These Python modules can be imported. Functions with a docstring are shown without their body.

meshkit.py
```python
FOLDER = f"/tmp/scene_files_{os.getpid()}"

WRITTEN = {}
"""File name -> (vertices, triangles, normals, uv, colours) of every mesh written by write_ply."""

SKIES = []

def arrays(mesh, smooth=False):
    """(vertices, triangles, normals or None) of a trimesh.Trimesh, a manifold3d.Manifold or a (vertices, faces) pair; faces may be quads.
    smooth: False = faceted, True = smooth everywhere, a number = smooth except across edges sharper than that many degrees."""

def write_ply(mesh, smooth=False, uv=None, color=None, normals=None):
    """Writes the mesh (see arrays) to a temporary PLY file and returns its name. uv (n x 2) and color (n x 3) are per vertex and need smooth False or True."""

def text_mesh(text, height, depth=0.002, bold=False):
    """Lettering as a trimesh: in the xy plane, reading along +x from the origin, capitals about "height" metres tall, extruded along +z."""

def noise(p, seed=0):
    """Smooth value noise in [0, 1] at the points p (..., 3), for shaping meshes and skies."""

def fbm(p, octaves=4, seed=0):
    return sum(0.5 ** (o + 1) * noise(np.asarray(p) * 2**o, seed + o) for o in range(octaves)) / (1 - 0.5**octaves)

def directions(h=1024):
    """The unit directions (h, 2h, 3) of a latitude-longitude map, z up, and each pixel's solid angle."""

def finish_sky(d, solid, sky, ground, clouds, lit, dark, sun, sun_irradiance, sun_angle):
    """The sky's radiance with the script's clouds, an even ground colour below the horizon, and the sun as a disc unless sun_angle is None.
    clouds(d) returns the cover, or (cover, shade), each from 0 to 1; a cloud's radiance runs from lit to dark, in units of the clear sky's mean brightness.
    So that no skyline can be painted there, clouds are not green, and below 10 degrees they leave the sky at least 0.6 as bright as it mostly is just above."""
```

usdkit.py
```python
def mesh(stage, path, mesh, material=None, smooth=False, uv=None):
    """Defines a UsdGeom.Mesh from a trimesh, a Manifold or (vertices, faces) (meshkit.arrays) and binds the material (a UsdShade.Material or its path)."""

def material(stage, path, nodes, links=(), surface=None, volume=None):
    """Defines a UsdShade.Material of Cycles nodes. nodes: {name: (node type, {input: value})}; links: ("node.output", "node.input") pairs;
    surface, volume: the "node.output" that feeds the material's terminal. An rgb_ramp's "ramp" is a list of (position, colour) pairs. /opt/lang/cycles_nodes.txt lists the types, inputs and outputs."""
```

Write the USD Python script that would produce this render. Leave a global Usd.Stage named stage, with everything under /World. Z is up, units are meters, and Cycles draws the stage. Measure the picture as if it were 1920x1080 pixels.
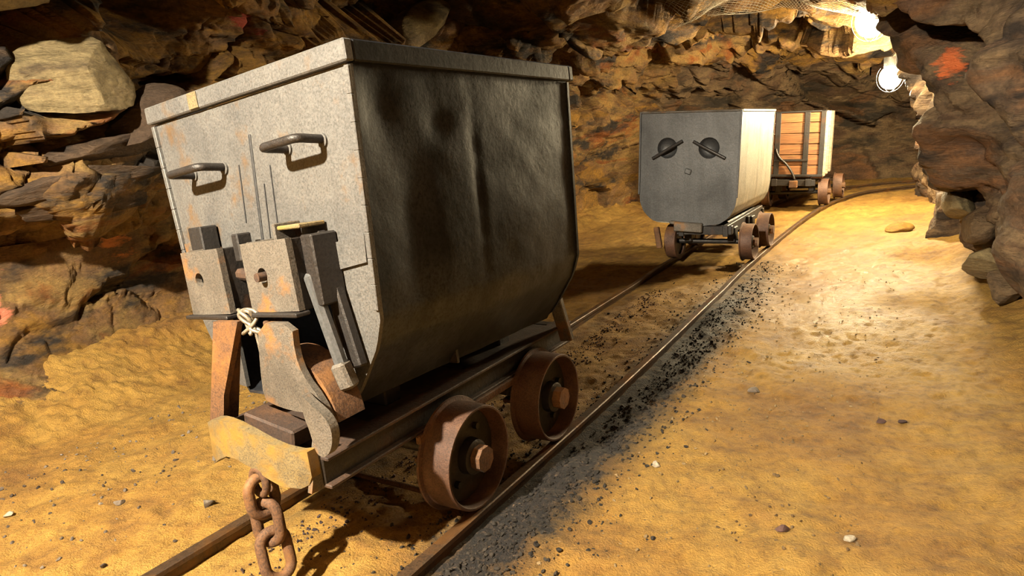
import math, random, numpy as np, trimesh, usdkit, meshkit
from pxr import Usd, UsdGeom, UsdLux, UsdShade, Gf, Sdf, Vt
from scipy.spatial import cKDTree
from scipy.interpolate import PchipInterpolator
from shapely.geometry import Polygon, Point

stage = Usd.Stage.CreateInMemory()
UsdGeom.SetStageUpAxis(stage, UsdGeom.Tokens.z)
UsdGeom.SetStageMetersPerUnit(stage, 1.0)
UsdGeom.Xform.Define(stage, '/World')
rng = np.random.default_rng(7)
random.seed(7)

# ------------------------------------------------------------------ camera, exposure, lamps
cam = UsdGeom.Camera.Define(stage, '/World/camera')
cam.CreateHorizontalApertureAttr(36.0)
cam.CreateVerticalApertureAttr(36.0 * 1080 / 1920)
cam.CreateFocalLengthAttr(1238.7 / 1920 * 36.0)
cam.CreateClippingRangeAttr(Gf.Vec2f(0.05, 100))
cam.CreateExposureAttr(0.0)
CAM_POS = (1.68287, -1.30367, 1.25775)
CR, CU, CF = (0.84689277, 0.526163, -0.07697492), (-0.0482756, 0.22023073, 0.97425248), (-0.52956785, 0.82137137, -0.21191265)
cam.AddTransformOp().Set(Gf.Matrix4d(*CR, 0, *CU, 0, *[-x for x in CF], 0, *CAM_POS, 1))

# the mine's lamps: (position, globe radius, radiance of the glowing glass, colour)
LAMPS = [((0.16, -2.6, 2.98), 0.055, 33000.0, (1.0, 0.88, 0.68)),
         ((1.17, 5.60, 2.07), 0.125, 700.0, (1.0, 0.80, 0.48)),
         ((1.25, 7.30, 1.65), 0.110, 1550.0, (1.0, 0.80, 0.48))]

# ------------------------------------------------------------------ naming helpers
_used = {}
def numbered(path):
    k = _used.get(path, -1) + 1
    _used[path] = k
    return path if k == 0 else '%s_%03d' % (path, k)

def meta(prim, label=None, cat=None, group=None, kind=None):
    for k, v in (('label', label), ('category', cat), ('group', group), ('kind', kind)):
        if v: prim.SetCustomDataByKey(k, v)
    return prim

_loc = {}
def thing(name, label, cat, loc=(0, 0, 0), group=None, kind=None):
    p = numbered('/World/' + name)
    x = UsdGeom.Xform.Define(stage, p)
    x.AddTranslateOp().Set(Gf.Vec3d(*map(float, loc)))
    _loc[p] = np.array(loc, float)
    meta(x.GetPrim(), label, cat, group, kind)
    return p

def obj(name, mesh, mat, parent=None, smooth=35, label=None, cat=None, group=None, kind=None, base=None):
    """mesh in world coordinates; a child is moved into its thing's frame"""
    path = numbered((parent or '/World') + '/' + name)
    v, f = (np.asarray(mesh[0], float), np.asarray(mesh[1])) if isinstance(mesh, tuple) else (np.array(mesh.vertices), np.array(mesh.faces))
    top = parent
    while top and top not in _loc: top = top.rsplit('/', 1)[0]
    if parent:
        v = v - _loc[top]
    else:
        b = np.array(base, float) if base is not None else np.array([*(v[:, :2].min(0) + v[:, :2].max(0)) / 2, v[:, 2].min()])
        v = v - b
    m = usdkit.mesh(stage, path, (v, f), M[mat], smooth=smooth)
    if not parent:
        m.AddTranslateOp().Set(Gf.Vec3d(*map(float, b)))
        _loc[path] = b
    meta(m.GetPrim(), label, cat, group, kind)
    return path

# ------------------------------------------------------------------ shape helpers
def cat_(*ms): return trimesh.util.concatenate([m for m in ms])

def rbox(size, bevel=0.004, c=(0, 0, 0), R=None):
    h = np.array(size, float) / 2
    b = min(bevel, h.min() * 0.8)
    pts = []
    for s in np.ndindex(2, 2, 2):
        sg = np.array(s) * 2 - 1
        for k in range(3):
            q = h - b
            q = q.copy(); q[k] = h[k]
            pts.append(sg * q)
    m = trimesh.convex.convex_hull(np.array(pts))
    if R is not None: m.vertices = m.vertices @ np.asarray(R).T
    m.vertices = m.vertices + np.asarray(c, float)
    return m

def frame(d, up=(0, 0, 1)):
    d = np.asarray(d, float); d = d / np.linalg.norm(d)
    up = np.asarray(up, float)
    if abs(d @ up) > 0.98: up = np.array([1.0, 0, 0])
    x = np.cross(up, d); x /= np.linalg.norm(x)
    return np.stack([x, np.cross(d, x), d], 1)

def bar(p, q, w, t, bevel=0.003, up=(0, 0, 1)):
    """rectangular bar from p to q; t is measured towards up, w across"""
    p, q = np.array(p, float), np.array(q, float)
    return rbox((w, t, np.linalg.norm(q - p)), bevel, (p + q) / 2, frame(q - p, up))

def tube(pts, r, n=10, caps=True, closed=False):
    pts = np.asarray(pts, float); m = len(pts)
    r = np.broadcast_to(r, m)
    if closed: tg = np.roll(pts, -1, 0) - np.roll(pts, 1, 0)
    else: tg = np.gradient(pts, axis=0)
    tg /= np.linalg.norm(tg, axis=1, keepdims=True)
    F = frame(tg[0]); x = F[:, 0]
    V = []
    for i in range(m):
        x = x - tg[i] * (x @ tg[i]); x /= np.linalg.norm(x); y = np.cross(tg[i], x)
        a = np.linspace(0, 2 * np.pi, n, endpoint=False)
        V.append(pts[i] + r[i] * (np.cos(a)[:, None] * x + np.sin(a)[:, None] * y))
    V = np.concatenate(V); Fc = []
    for i in range(m if closed else m - 1):
        for j in range(n):
            a, b = i * n + j, i * n + (j + 1) % n
            c, d = ((i + 1) % m) * n + (j + 1) % n, ((i + 1) % m) * n + j
            Fc += [(a, b, c), (a, c, d)]
    if caps and not closed:
        k = len(V); V = np.vstack([V, pts[0], pts[-1]])
        for j in range(n):
            Fc += [(k, (j + 1) % n, j), (k + 1, (m - 1) * n + j, (m - 1) * n + (j + 1) % n)]
    return trimesh.Trimesh(V, Fc, process=False)

def ribbon(pts, wdir, w, t):
    """a flat strip swept along pts: width w along wdir, thickness t"""
    pts = np.asarray(pts, float); wd = np.asarray(wdir, float) / np.linalg.norm(wdir)
    tg = np.gradient(pts, axis=0); tg /= np.linalg.norm(tg, axis=1, keepdims=True)
    nn = np.cross(tg, wd); nn /= np.linalg.norm(nn, axis=1, keepdims=True)
    c = np.stack([pts + wd * w / 2 + nn * t / 2, pts - wd * w / 2 + nn * t / 2, pts - wd * w / 2 - nn * t / 2, pts + wd * w / 2 - nn * t / 2], 1)
    V = c.reshape(-1, 3); F = []
    for i in range(len(pts) - 1):
        for j in range(4):
            a, b, d, e = i * 4 + j, i * 4 + (j + 1) % 4, i * 4 + 4 + (j + 1) % 4, i * 4 + 4 + j
            F += [(a, b, d), (a, d, e)]
    k = (len(pts) - 1) * 4
    F += [(0, 2, 1), (0, 3, 2), (k, k + 1, k + 2), (k, k + 2, k + 3)]
    m = trimesh.Trimesh(V, F, process=False); trimesh.repair.fix_normals(m)
    return m

def rounded(pts, rad, n=5):
    """polyline with its inner corners rounded"""
    pts = [np.array(p, float) for p in pts]; out = [pts[0]]
    for a, b, c in zip(pts, pts[1:], pts[2:]):
        u, w = (a - b) / np.linalg.norm(a - b), (c - b) / np.linalg.norm(c - b)
        for t in np.linspace(0, 1, n):
            out.append((1 - t) ** 2 * (b + u * rad) + 2 * t * (1 - t) * b + t * t * (b + w * rad))
    return np.array(out + [pts[-1]])

def lathe_x(prof, n=40):
    """prof: closed loop of (x, r) turned about the x axis"""
    prof = np.asarray(prof, float); m = len(prof)
    a = np.linspace(0, 2 * np.pi, n, endpoint=False)
    V = np.stack([np.repeat(prof[:, 0][None], n, 0), prof[:, 1][None] * np.cos(a)[:, None], prof[:, 1][None] * np.sin(a)[:, None]], -1).reshape(-1, 3)
    F = []
    for i in range(n):
        for j in range(m):
            p, q = i * m + j, i * m + (j + 1) % m
            r_, s = ((i + 1) % n) * m + (j + 1) % m, ((i + 1) % n) * m + j
            F += [(p, q, r_), (p, r_, s)]
    t = trimesh.Trimesh(V, F, process=False)
    t.update_faces(t.nondegenerate_faces())
    if t.volume < 0: t.invert()
    return t

def plate_xz(outline, y0, y1, holes=()):
    """outline in (x, z), extruded from y0 to y1 (y0 < y1)"""
    P = Polygon(outline)
    for h in holes: P = P.difference(h)
    m = trimesh.creation.extrude_polygon(P, y1 - y0, engine='earcut')
    v = m.vertices.copy()
    m.vertices = np.stack([v[:, 0], y1 - v[:, 2], v[:, 1]], 1)
    return m

def plate_yz(outline, x0, x1):
    m = trimesh.creation.extrude_polygon(Polygon(outline), x1 - x0, engine='earcut')
    v = m.vertices.copy()
    m.vertices = np.stack([x0 + v[:, 2], v[:, 0], v[:, 1]], 1)
    return m

def grid_faces(nu, nv, flip=False):
    i = np.arange(nu * nv).reshape(nu, nv)
    a, b, c, d = i[:-1, :-1].ravel(), i[1:, :-1].ravel(), i[1:, 1:].ravel(), i[:-1, 1:].ravel()
    f = np.vstack([np.stack([a, b, c], 1), np.stack([a, c, d], 1)])
    return f[:, ::-1] if flip else f

def rotmat(ax, ang):
    return trimesh.transformations.rotation_matrix(ang, ax)[:3, :3]

def noise(p, s, seed=0, o=4):
    return meshkit.fbm(np.asarray(p) * s, o, seed) * 2 - 1

# ------------------------------------------------------------------ materials
L_ = '/World/Looks/'
UsdGeom.Scope.Define(stage, '/World/Looks')
M = {}
def mat(name, nodes, links, surface='p.BSDF'):
    M[name] = usdkit.material(stage, L_ + name, nodes, links, surface=surface)

ALB = 0.42                                              # overall reflectance, lowered to cut bounced light and deepen the shadows
ROCK = 0.62 * ALB
def sc(c, k=ALB): return tuple(x * k for x in c)
def rock(name, cols, dark, seed_loc, red=(), bumpk=1.0, rough=(0.55, 0.9), warp=(0.5, 0.25, 0.1)):
    k_ = ALB if name.startswith('stone') else ROCK
    cols = [(a, tuple(c * k_ for c in b)) for a, b in cols]; dark = tuple(c * k_ * 0.8 for c in dark)
    n = {'g': ('geometry', {}),
         'mp': ('mapping', {'location': seed_loc, 'rotation': warp, 'scale': (0.7, 0.7, 1.9)}),
         'n1': ('noise_texture', {'scale': 0.95, 'detail': 6.0, 'roughness': 0.62, 'distortion': 0.6}),
         'r1': ('rgb_ramp', {'ramp': cols}),
         'n2': ('noise_texture', {'scale': 4.5, 'detail': 8.0, 'roughness': 0.7}),
         'r2': ('rgb_ramp', {'ramp': [(0.3, (0.42,) * 3), (0.5, (0.95,) * 3), (0.72, (1.3,) * 3)]}),
         'x2': ('mix_color', {'blend_type': 'multiply', 'fac': 1.0, 'use_clamp': False}),
         'n3': ('noise_texture', {'scale': 2.1, 'detail': 5.0, 'roughness': 0.65}),
         'r3': ('rgb_ramp', {'ramp': [(0.5, (0,) * 3), (0.62, (1,) * 3)]}),
         'x3': ('mix_color', {'blend_type': 'mix', 'b': dark}),
         'n4': ('noise_texture', {'scale': 42.0, 'detail': 5.0, 'roughness': 0.7}),
         'r4': ('rgb_ramp', {'ramp': [(0.3, (0.6,) * 3), (0.7, (1.35,) * 3)]}),
         'x4': ('mix_color', {'blend_type': 'multiply', 'fac': 0.85, 'use_clamp': False}),
         'b1': ('noise_texture', {'scale': 11.0, 'detail': 9.0, 'roughness': 0.68}),
         'mp2': ('mapping', {'rotation': warp, 'scale': (1.0, 1.0, 2.6)}),
         'v1': ('voronoi_texture', {'scale': 6.0, 'feature': 'distance_to_edge', 'detail': 2.0}),
         'vr': ('rgb_ramp', {'ramp': [(0.0, (0,) * 3), (0.06, (1,) * 3)]}),
         'bu0': ('bump', {'strength': 0.22 * bumpk, 'distance': 0.02}),
         'bu': ('bump', {'strength': 0.8 * bumpk, 'distance': 0.045}),
         'p': ('principled_bsdf', {'roughness': rough[1], 'specular_ior_level': 0.25}),
         'rr': ('map_range', {'from_min': 0.35, 'from_max': 0.65, 'to_min': rough[0], 'to_max': rough[1], 'clamp': True})}
    l = [('g.position', 'mp.vector'), ('mp.vector', 'n1.vector'), ('mp.vector', 'n2.vector'), ('mp.vector', 'n3.vector'), ('g.position', 'n4.vector'),
         ('n1.fac', 'r1.fac'), ('n2.fac', 'r2.fac'), ('r1.color', 'x2.a'), ('r2.color', 'x2.b'),
         ('n3.fac', 'r3.fac'), ('r3.color', 'x3.fac'), ('x2.result', 'x3.a'),
         ('n4.fac', 'r4.fac'), ('x3.result', 'x4.a'), ('r4.color', 'x4.b'),
         ('g.position', 'mp2.vector'), ('mp2.vector', 'v1.vector'), ('v1.distance', 'vr.fac'), ('vr.color', 'bu0.height'),
         ('mp2.vector', 'b1.vector'), ('b1.fac', 'bu.height'), ('bu0.normal', 'bu.normal'), ('bu.normal', 'p.normal'),
         ('n2.fac', 'rr.value'), ('rr.result', 'p.roughness')]
    last = 'x4.result'
    for i, (pos, rad, col) in enumerate(red):
        n['d%d' % i] = ('vector_math', {'math_type': 'distance', 'vector2': pos})
        n['a%d' % i] = ('math', {'math_type': 'multiply_add', 'value2': rad * 4.0, 'value3': -rad * 2.0})
        n['s%d' % i] = ('math', {'math_type': 'add'})
        n['m%d' % i] = ('map_range', {'from_min': rad, 'from_max': rad * 0.6, 'to_min': 0.0, 'to_max': 0.7, 'clamp': True})
        n['xr%d' % i] = ('mix_color', {'b': col})
        l += [('g.position', 'd%d.vector1' % i), ('n2.fac', 'a%d.value1' % i), ('d%d.value' % i, 's%d.value1' % i), ('a%d.value' % i, 's%d.value2' % i),
              ('s%d.value' % i, 'm%d.value' % i), ('m%d.result' % i, 'xr%d.fac' % i), (last, 'xr%d.a' % i)]
        last = 'xr%d.result' % i
    l.append((last, 'p.base_color'))
    mat(name, n, l)

OCHRE = [(0.24, (0.08, 0.05, 0.035)), (0.37, (0.30, 0.15, 0.06)), (0.44, (0.68, 0.36, 0.06)), (0.51, (0.44, 0.24, 0.10)), (0.57, (0.66, 0.41, 0.13)), (0.64, (0.52, 0.17, 0.035)), (0.76, (0.34, 0.25, 0.16))]
PALE = [(0.25, (0.14, 0.09, 0.05)), (0.4, (0.48, 0.36, 0.17)), (0.5, (0.66, 0.50, 0.24)), (0.6, (0.46, 0.33, 0.17)), (0.75, (0.40, 0.19, 0.07))]
DARKR = [(0.25, (0.05, 0.04, 0.035)), (0.45, (0.17, 0.11, 0.07)), (0.6, (0.28, 0.17, 0.09)), (0.75, (0.12, 0.10, 0.085))]
BROWN = [(0.28, (0.06, 0.04, 0.03)), (0.40, (0.26, 0.15, 0.08)), (0.47, (0.50, 0.33, 0.17)), (0.53, (0.30, 0.19, 0.11)), (0.60, (0.46, 0.22, 0.09)), (0.72, (0.22, 0.15, 0.11))]
RED = (0.30, 0.035, 0.025)
rock('rock_left', OCHRE, (0.085, 0.065, 0.05), (3.1, 7.7, 1.3),
     red=[((-2.5, 1.70, 2.05), 0.13, RED), ((-2.5, 2.0, 2.32), 0.15, RED), ((-2.75, 0.1, 0.62), 0.16, (0.62, 0.20, 0.12)), ((-2.8, 1.0, 0.80), 0.13, (0.62, 0.20, 0.04))])
rock('rock_ceiling', OCHRE, (0.08, 0.06, 0.05), (1.1, 2.2, 5.0))
rock('rock_right', BROWN, (0.10, 0.07, 0.05), (9.0, 4.0, 2.0), red=[((1.78, 4.25, 1.57), 0.115, (0.62, 0.13, 0.03))])
rock('rock_far', BROWN, (0.12, 0.09, 0.06), (4.0, 9.0, 2.0))
rock('rock_pale', PALE, (0.20, 0.14, 0.08), (0.3, 0.2, 0.7))
rock('rock_dark', DARKR, (0.05, 0.04, 0.035), (2.3, 5.2, 0.7))
rock('stone_grey', [(0.3, (0.16, 0.13, 0.11)), (0.6, (0.36, 0.29, 0.22))], (0.12, 0.09, 0.07), (0, 1, 2), bumpk=0.5)
rock('stone_pale', [(0.3, (0.55, 0.46, 0.33)), (0.6, (0.75, 0.66, 0.5))], (0.4, 0.3, 0.2), (0, 1, 5), bumpk=0.5)
rock('stone_dark', [(0.3, (0.10, 0.06, 0.05)), (0.6, (0.20, 0.11, 0.09))], (0.08, 0.05, 0.05), (0, 4, 2), bumpk=0.5)
rock('stone_ballast_shaded', [(0.3, (0.022, 0.018, 0.014)), (0.6, (0.060, 0.048, 0.036))], (0.03, 0.025, 0.02), (0, 1, 2), bumpk=0.5)  # ballast chips, darkened to go with the cart shadow painted on the floor
rock('stone_ochre', [(0.3, (0.30, 0.19, 0.08)), (0.6, (0.48, 0.34, 0.17))], (0.2, 0.12, 0.05), (0, 3, 2), bumpk=0.5)
rock('stone_yellow', [(0.3, (0.40, 0.19, 0.02)), (0.6, (0.50, 0.27, 0.04))], (0.3, 0.14, 0.03), (0, 1, 9), bumpk=0.5)

# floor: compacted ochre dirt, ballast near the rails darkened further to stand in for the cart shadow (attribute "gravel"), damp patches
mat('dirt', {
    'g': ('geometry', {}), 'at': ('attribute', {'attribute': 'gravel'}), 'aw': ('attribute', {'attribute': 'damp'}),
    'n1': ('noise_texture', {'scale': 0.9, 'detail': 6.0, 'roughness': 0.6}),
    'r1': ('rgb_ramp', {'ramp': [(a, sc(c)) for a, c in [(0.3, (0.34, 0.165, 0.036)), (0.45, (0.52, 0.275, 0.042)), (0.55, (0.58, 0.335, 0.058)), (0.7, (0.46, 0.225, 0.038))]]}),
    'n2': ('noise_texture', {'scale': 26.0, 'detail': 8.0, 'roughness': 0.72}),
    'r2': ('rgb_ramp', {'ramp': [(0.28, (0.42,) * 3), (0.48, (0.95,) * 3), (0.7, (1.3,) * 3)]}),
    'x2': ('mix_color', {'blend_type': 'multiply', 'fac': 0.8, 'use_clamp': False}),
    'n5': ('noise_texture', {'scale': 7.0, 'detail': 8.0, 'roughness': 0.7}),
    'r5': ('rgb_ramp', {'ramp': [(0.3, (0.50, 0.42, 0.38)), (0.48, (0.98, 0.97, 0.95)), (0.66, (1.2, 1.22, 1.35))]}),
    'x5': ('mix_color', {'blend_type': 'multiply', 'fac': 0.9, 'use_clamp': False}),
    'n3': ('noise_texture', {'scale': 60.0, 'detail': 3.0, 'roughness': 0.6}),
    'r3': ('rgb_ramp', {'ramp': [(a, sc(c)) for a, c in [(0.38, (0.008, 0.006, 0.005)), (0.54, (0.022, 0.015, 0.011)), (0.64, (0.075, 0.05, 0.03)), (0.74, (0.26, 0.175, 0.105))]]}),  # ballast tones, near black so they also hold the cart shadow
    'gm': ('math', {'math_type': 'add'}), 'gr': ('map_range', {'from_min': 0.78, 'from_max': 1.18, 'clamp': True}),
    'x3': ('mix_color', {}),
    'b1': ('noise_texture', {'scale': 30.0, 'detail': 8.0, 'roughness': 0.7}), 'b2': ('noise_texture', {'scale': 120.0, 'detail': 4.0, 'roughness': 0.6}),
    'bu0': ('bump', {'strength': 0.35, 'distance': 0.02}), 'bu': ('bump', {'strength': 0.7, 'distance': 0.012}),
    'wr': ('map_range', {'from_min': 0.0, 'from_max': 1.0, 'to_min': 0.8, 'to_max': 0.36, 'clamp': True}),
    'p': ('principled_bsdf', {'roughness': 0.8, 'specular_ior_level': 0.4})},
    [('g.position', 'n1.vector'), ('g.position', 'n2.vector'), ('g.position', 'n3.vector'), ('g.position', 'n5.vector'), ('g.position', 'b1.vector'), ('g.position', 'b2.vector'),
     ('n1.fac', 'r1.fac'), ('n2.fac', 'r2.fac'), ('r1.color', 'x2.a'), ('r2.color', 'x2.b'), ('n5.fac', 'r5.fac'), ('x2.result', 'x5.a'), ('r5.color', 'x5.b'),
     ('n3.fac', 'r3.fac'), ('at.fac', 'gm.value1'), ('n5.fac', 'gm.value2'), ('gm.value', 'gr.value'), ('gr.result', 'x3.fac'), ('x5.result', 'x3.a'), ('r3.color', 'x3.b'), ('x3.result', 'p.base_color'),
     ('b1.fac', 'bu0.height'), ('b2.fac', 'bu.height'), ('bu0.normal', 'bu.normal'), ('bu.normal', 'p.normal'), ('aw.fac', 'wr.value'), ('wr.result', 'p.roughness')])

def metal(name, base, spot, rust, rust_at=0.6, rough=0.5, metallic=0.0, bump=0.25, scale=1.0, streak=0.0, grime=(0.5, 0.5, 0.5), grime_at=0.55, spec=0.5):
    """painted or bare steel: speckle, vertical streaks, grime blotches and rust"""
    base, spot, rust = sc(base), sc(spot), sc(rust)
    mat(name, {
        'tc': ('texture_coordinate', {}), 'mp': ('mapping', {'scale': (1, 1, 1)}), 'ms': ('mapping', {'scale': (14.0, 14.0, 0.9)}),
        'n1': ('noise_texture', {'scale': 90.0 * scale, 'detail': 4.0, 'roughness': 0.7}), 'r1': ('rgb_ramp', {'ramp': [(0.36, spot), (0.52, base), (0.68, tuple(min(1, x * 1.25) for x in base))]}),
        'n2': ('noise_texture', {'scale': 3.2 * scale, 'detail': 8.0, 'roughness': 0.65}), 'r2': ('rgb_ramp', {'ramp': [(rust_at - 0.03, (0,) * 3), (rust_at + 0.08, (1,) * 3)]}),
        'x2': ('mix_color', {'b': rust}),
        'n3': ('noise_texture', {'scale': 2.3 * scale, 'detail': 6.0, 'roughness': 0.6, 'distortion': 0.4}), 'r3': ('rgb_ramp', {'ramp': [(grime_at - 0.15, (1,) * 3), (grime_at + 0.1, grime)]}),
        'x3': ('mix_color', {'blend_type': 'multiply', 'fac': 1.0}),
        'n4': ('noise_texture', {'scale': 1.0, 'detail': 5.0, 'roughness': 0.6}), 'r4': ('rgb_ramp', {'ramp': [(0.35, (0.55,) * 3), (0.55, (1,) * 3)]}),
        'x4': ('mix_color', {'blend_type': 'multiply', 'fac': streak}),
        'bn': ('noise_texture', {'scale': 38.0 * scale, 'detail': 7.0, 'roughness': 0.65}), 'bu': ('bump', {'strength': bump, 'distance': 0.006}),
        'rr': ('map_range', {'from_min': 0.3, 'from_max': 0.7, 'to_min': max(0.15, rough - 0.12), 'to_max': min(1, rough + 0.2), 'clamp': True}),
        'p': ('principled_bsdf', {'metallic': metallic, 'roughness': rough, 'specular_ior_level': spec})},
        [('tc.object', 'mp.vector'), ('tc.object', 'ms.vector'), ('mp.vector', 'n1.vector'), ('mp.vector', 'n2.vector'), ('mp.vector', 'n3.vector'), ('ms.vector', 'n4.vector'), ('mp.vector', 'bn.vector'),
         ('n1.fac', 'r1.fac'), ('n2.fac', 'r2.fac'), ('r1.color', 'x2.a'), ('r2.color', 'x2.fac'), ('n3.fac', 'r3.fac'), ('x2.result', 'x3.a'), ('r3.color', 'x3.b'),
         ('n4.fac', 'r4.fac'), ('x3.result', 'x4.a'), ('r4.color', 'x4.b'), ('x4.result', 'p.base_color'), ('bn.fac', 'bu.height'), ('bu.normal', 'p.normal'), ('n3.fac', 'rr.value'), ('rr.result', 'p.roughness')])

RUST = (0.42, 0.16, 0.045)
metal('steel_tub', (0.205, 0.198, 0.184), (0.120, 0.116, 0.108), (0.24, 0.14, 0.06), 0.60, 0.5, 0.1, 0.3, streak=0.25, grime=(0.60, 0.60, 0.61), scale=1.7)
metal('steel_side_shaded', (0.085, 0.093, 0.110), (0.030, 0.034, 0.042), (0.11, 0.075, 0.06), 0.68, 0.42, 0.2, 0.2, streak=0.85, grime=(0.22, 0.24, 0.28), grime_at=0.5, spec=0.3)  # tub steel darkened and cooled: shade on the sides put into the colour
metal('steel_grey', (0.16, 0.165, 0.168), (0.115, 0.12, 0.122), (0.26, 0.2, 0.14), 0.70, 0.5, 0.1, 0.3, streak=0.5, grime=(0.6, 0.6, 0.6))
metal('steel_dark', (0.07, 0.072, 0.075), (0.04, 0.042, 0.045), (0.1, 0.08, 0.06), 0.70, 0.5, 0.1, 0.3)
metal('steel_pale', (0.50, 0.47, 0.38), (0.30, 0.27, 0.21), (0.42, 0.30, 0.16), 0.68, 0.55, 0.0, 0.25, streak=0.8, grime=(0.8, 0.78, 0.7))
metal('rusty', (0.25, 0.115, 0.042), (0.10, 0.045, 0.02), (0.42, 0.18, 0.04), 0.52, 0.75, 0.0, 0.6, scale=1.6, grime=(0.5, 0.48, 0.45))
metal('dark_rust', (0.10, 0.05, 0.026), (0.04, 0.021, 0.012), (0.20, 0.09, 0.03), 0.56, 0.7, 0.0, 0.5, scale=1.6, grime=(0.5, 0.48, 0.45))
metal('rusty_plate', (0.22, 0.19, 0.15), (0.10, 0.085, 0.07), (0.42, 0.20, 0.055), 0.57, 0.6, 0.05, 0.5, scale=2.2, grime=(0.6, 0.58, 0.55))
metal('ochre_plate', (0.36, 0.27, 0.12), (0.15, 0.12, 0.075), (0.48, 0.29, 0.06), 0.50, 0.6, 0.05, 0.5, scale=2.4, grime=(0.55, 0.53, 0.5))
metal('dark_iron', (0.045, 0.036, 0.03), (0.02, 0.016, 0.014), (0.11, 0.048, 0.02), 0.60, 0.5, 0.2, 0.5, scale=1.5)
metal('wheel_rust', (0.20, 0.09, 0.045), (0.09, 0.04, 0.022), (0.28, 0.13, 0.05), 0.55, 0.6, 0.15, 0.5, scale=2.0, grime=(0.5, 0.48, 0.46))
metal('rail_steel', (0.20, 0.12, 0.065), (0.075, 0.045, 0.028), (0.32, 0.15, 0.045), 0.52, 0.42, 0.4, 0.4, scale=1.8, grime=(0.6, 0.58, 0.56))
metal('lamp_metal', (0.2, 0.2, 0.19), (0.1, 0.1, 0.1), (0.3, 0.2, 0.1), 0.7, 0.5, 0.5, 0.2)
metal('wire_zinc', (0.62, 0.55, 0.42), (0.4, 0.34, 0.25), (0.35, 0.18, 0.08), 0.6, 0.4, 0.5, 0.1)
mat('black_rubber', {'p': ('principled_bsdf', {'base_color': (0.02, 0.02, 0.02), 'roughness': 0.6})}, [])

def wood(name, base, dark):
    base, dark = sc(base), sc(dark)
    mat(name, {'tc': ('texture_coordinate', {}), 'oi': ('object_info', {}), 'mp': ('mapping', {'scale': (3.0, 3.0, 40.0)}),
               'n1': ('noise_texture', {'scale': 1.6, 'detail': 7.0, 'roughness': 0.6, 'distortion': 0.5}), 'r1': ('rgb_ramp', {'ramp': [(0.32, dark), (0.55, base), (0.7, tuple(min(1, x * 1.25) for x in base))]}),
               'mr': ('map_range', {'from_min': 0, 'from_max': 1, 'to_min': 0.7, 'to_max': 1.15}), 'hv': ('hsv', {}),
               'bu': ('bump', {'strength': 0.4, 'distance': 0.004}), 'p': ('principled_bsdf', {'roughness': 0.75})},
        [('tc.object', 'mp.vector'), ('mp.vector', 'n1.vector'), ('n1.fac', 'r1.fac'), ('oi.random', 'mr.value'), ('mr.result', 'hv.value'), ('r1.color', 'hv.color'), ('hv.color', 'p.base_color'), ('n1.fac', 'bu.height'), ('bu.normal', 'p.normal')])
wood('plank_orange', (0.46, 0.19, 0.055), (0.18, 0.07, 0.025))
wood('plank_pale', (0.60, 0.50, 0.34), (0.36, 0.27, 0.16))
for i, (pos, r, s, col) in enumerate(LAMPS):
    mat('lamp_glow_%d' % i, {'e': ('emission', {'color': col, 'strength': s})}, [], surface='e.emission')

# ------------------------------------------------------------------ the tunnel
def gz(y): return np.interp(y, [3.8, 5.0, 7.5, 12.0], [0.035, 0.065, 0.20, 0.30])

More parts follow.
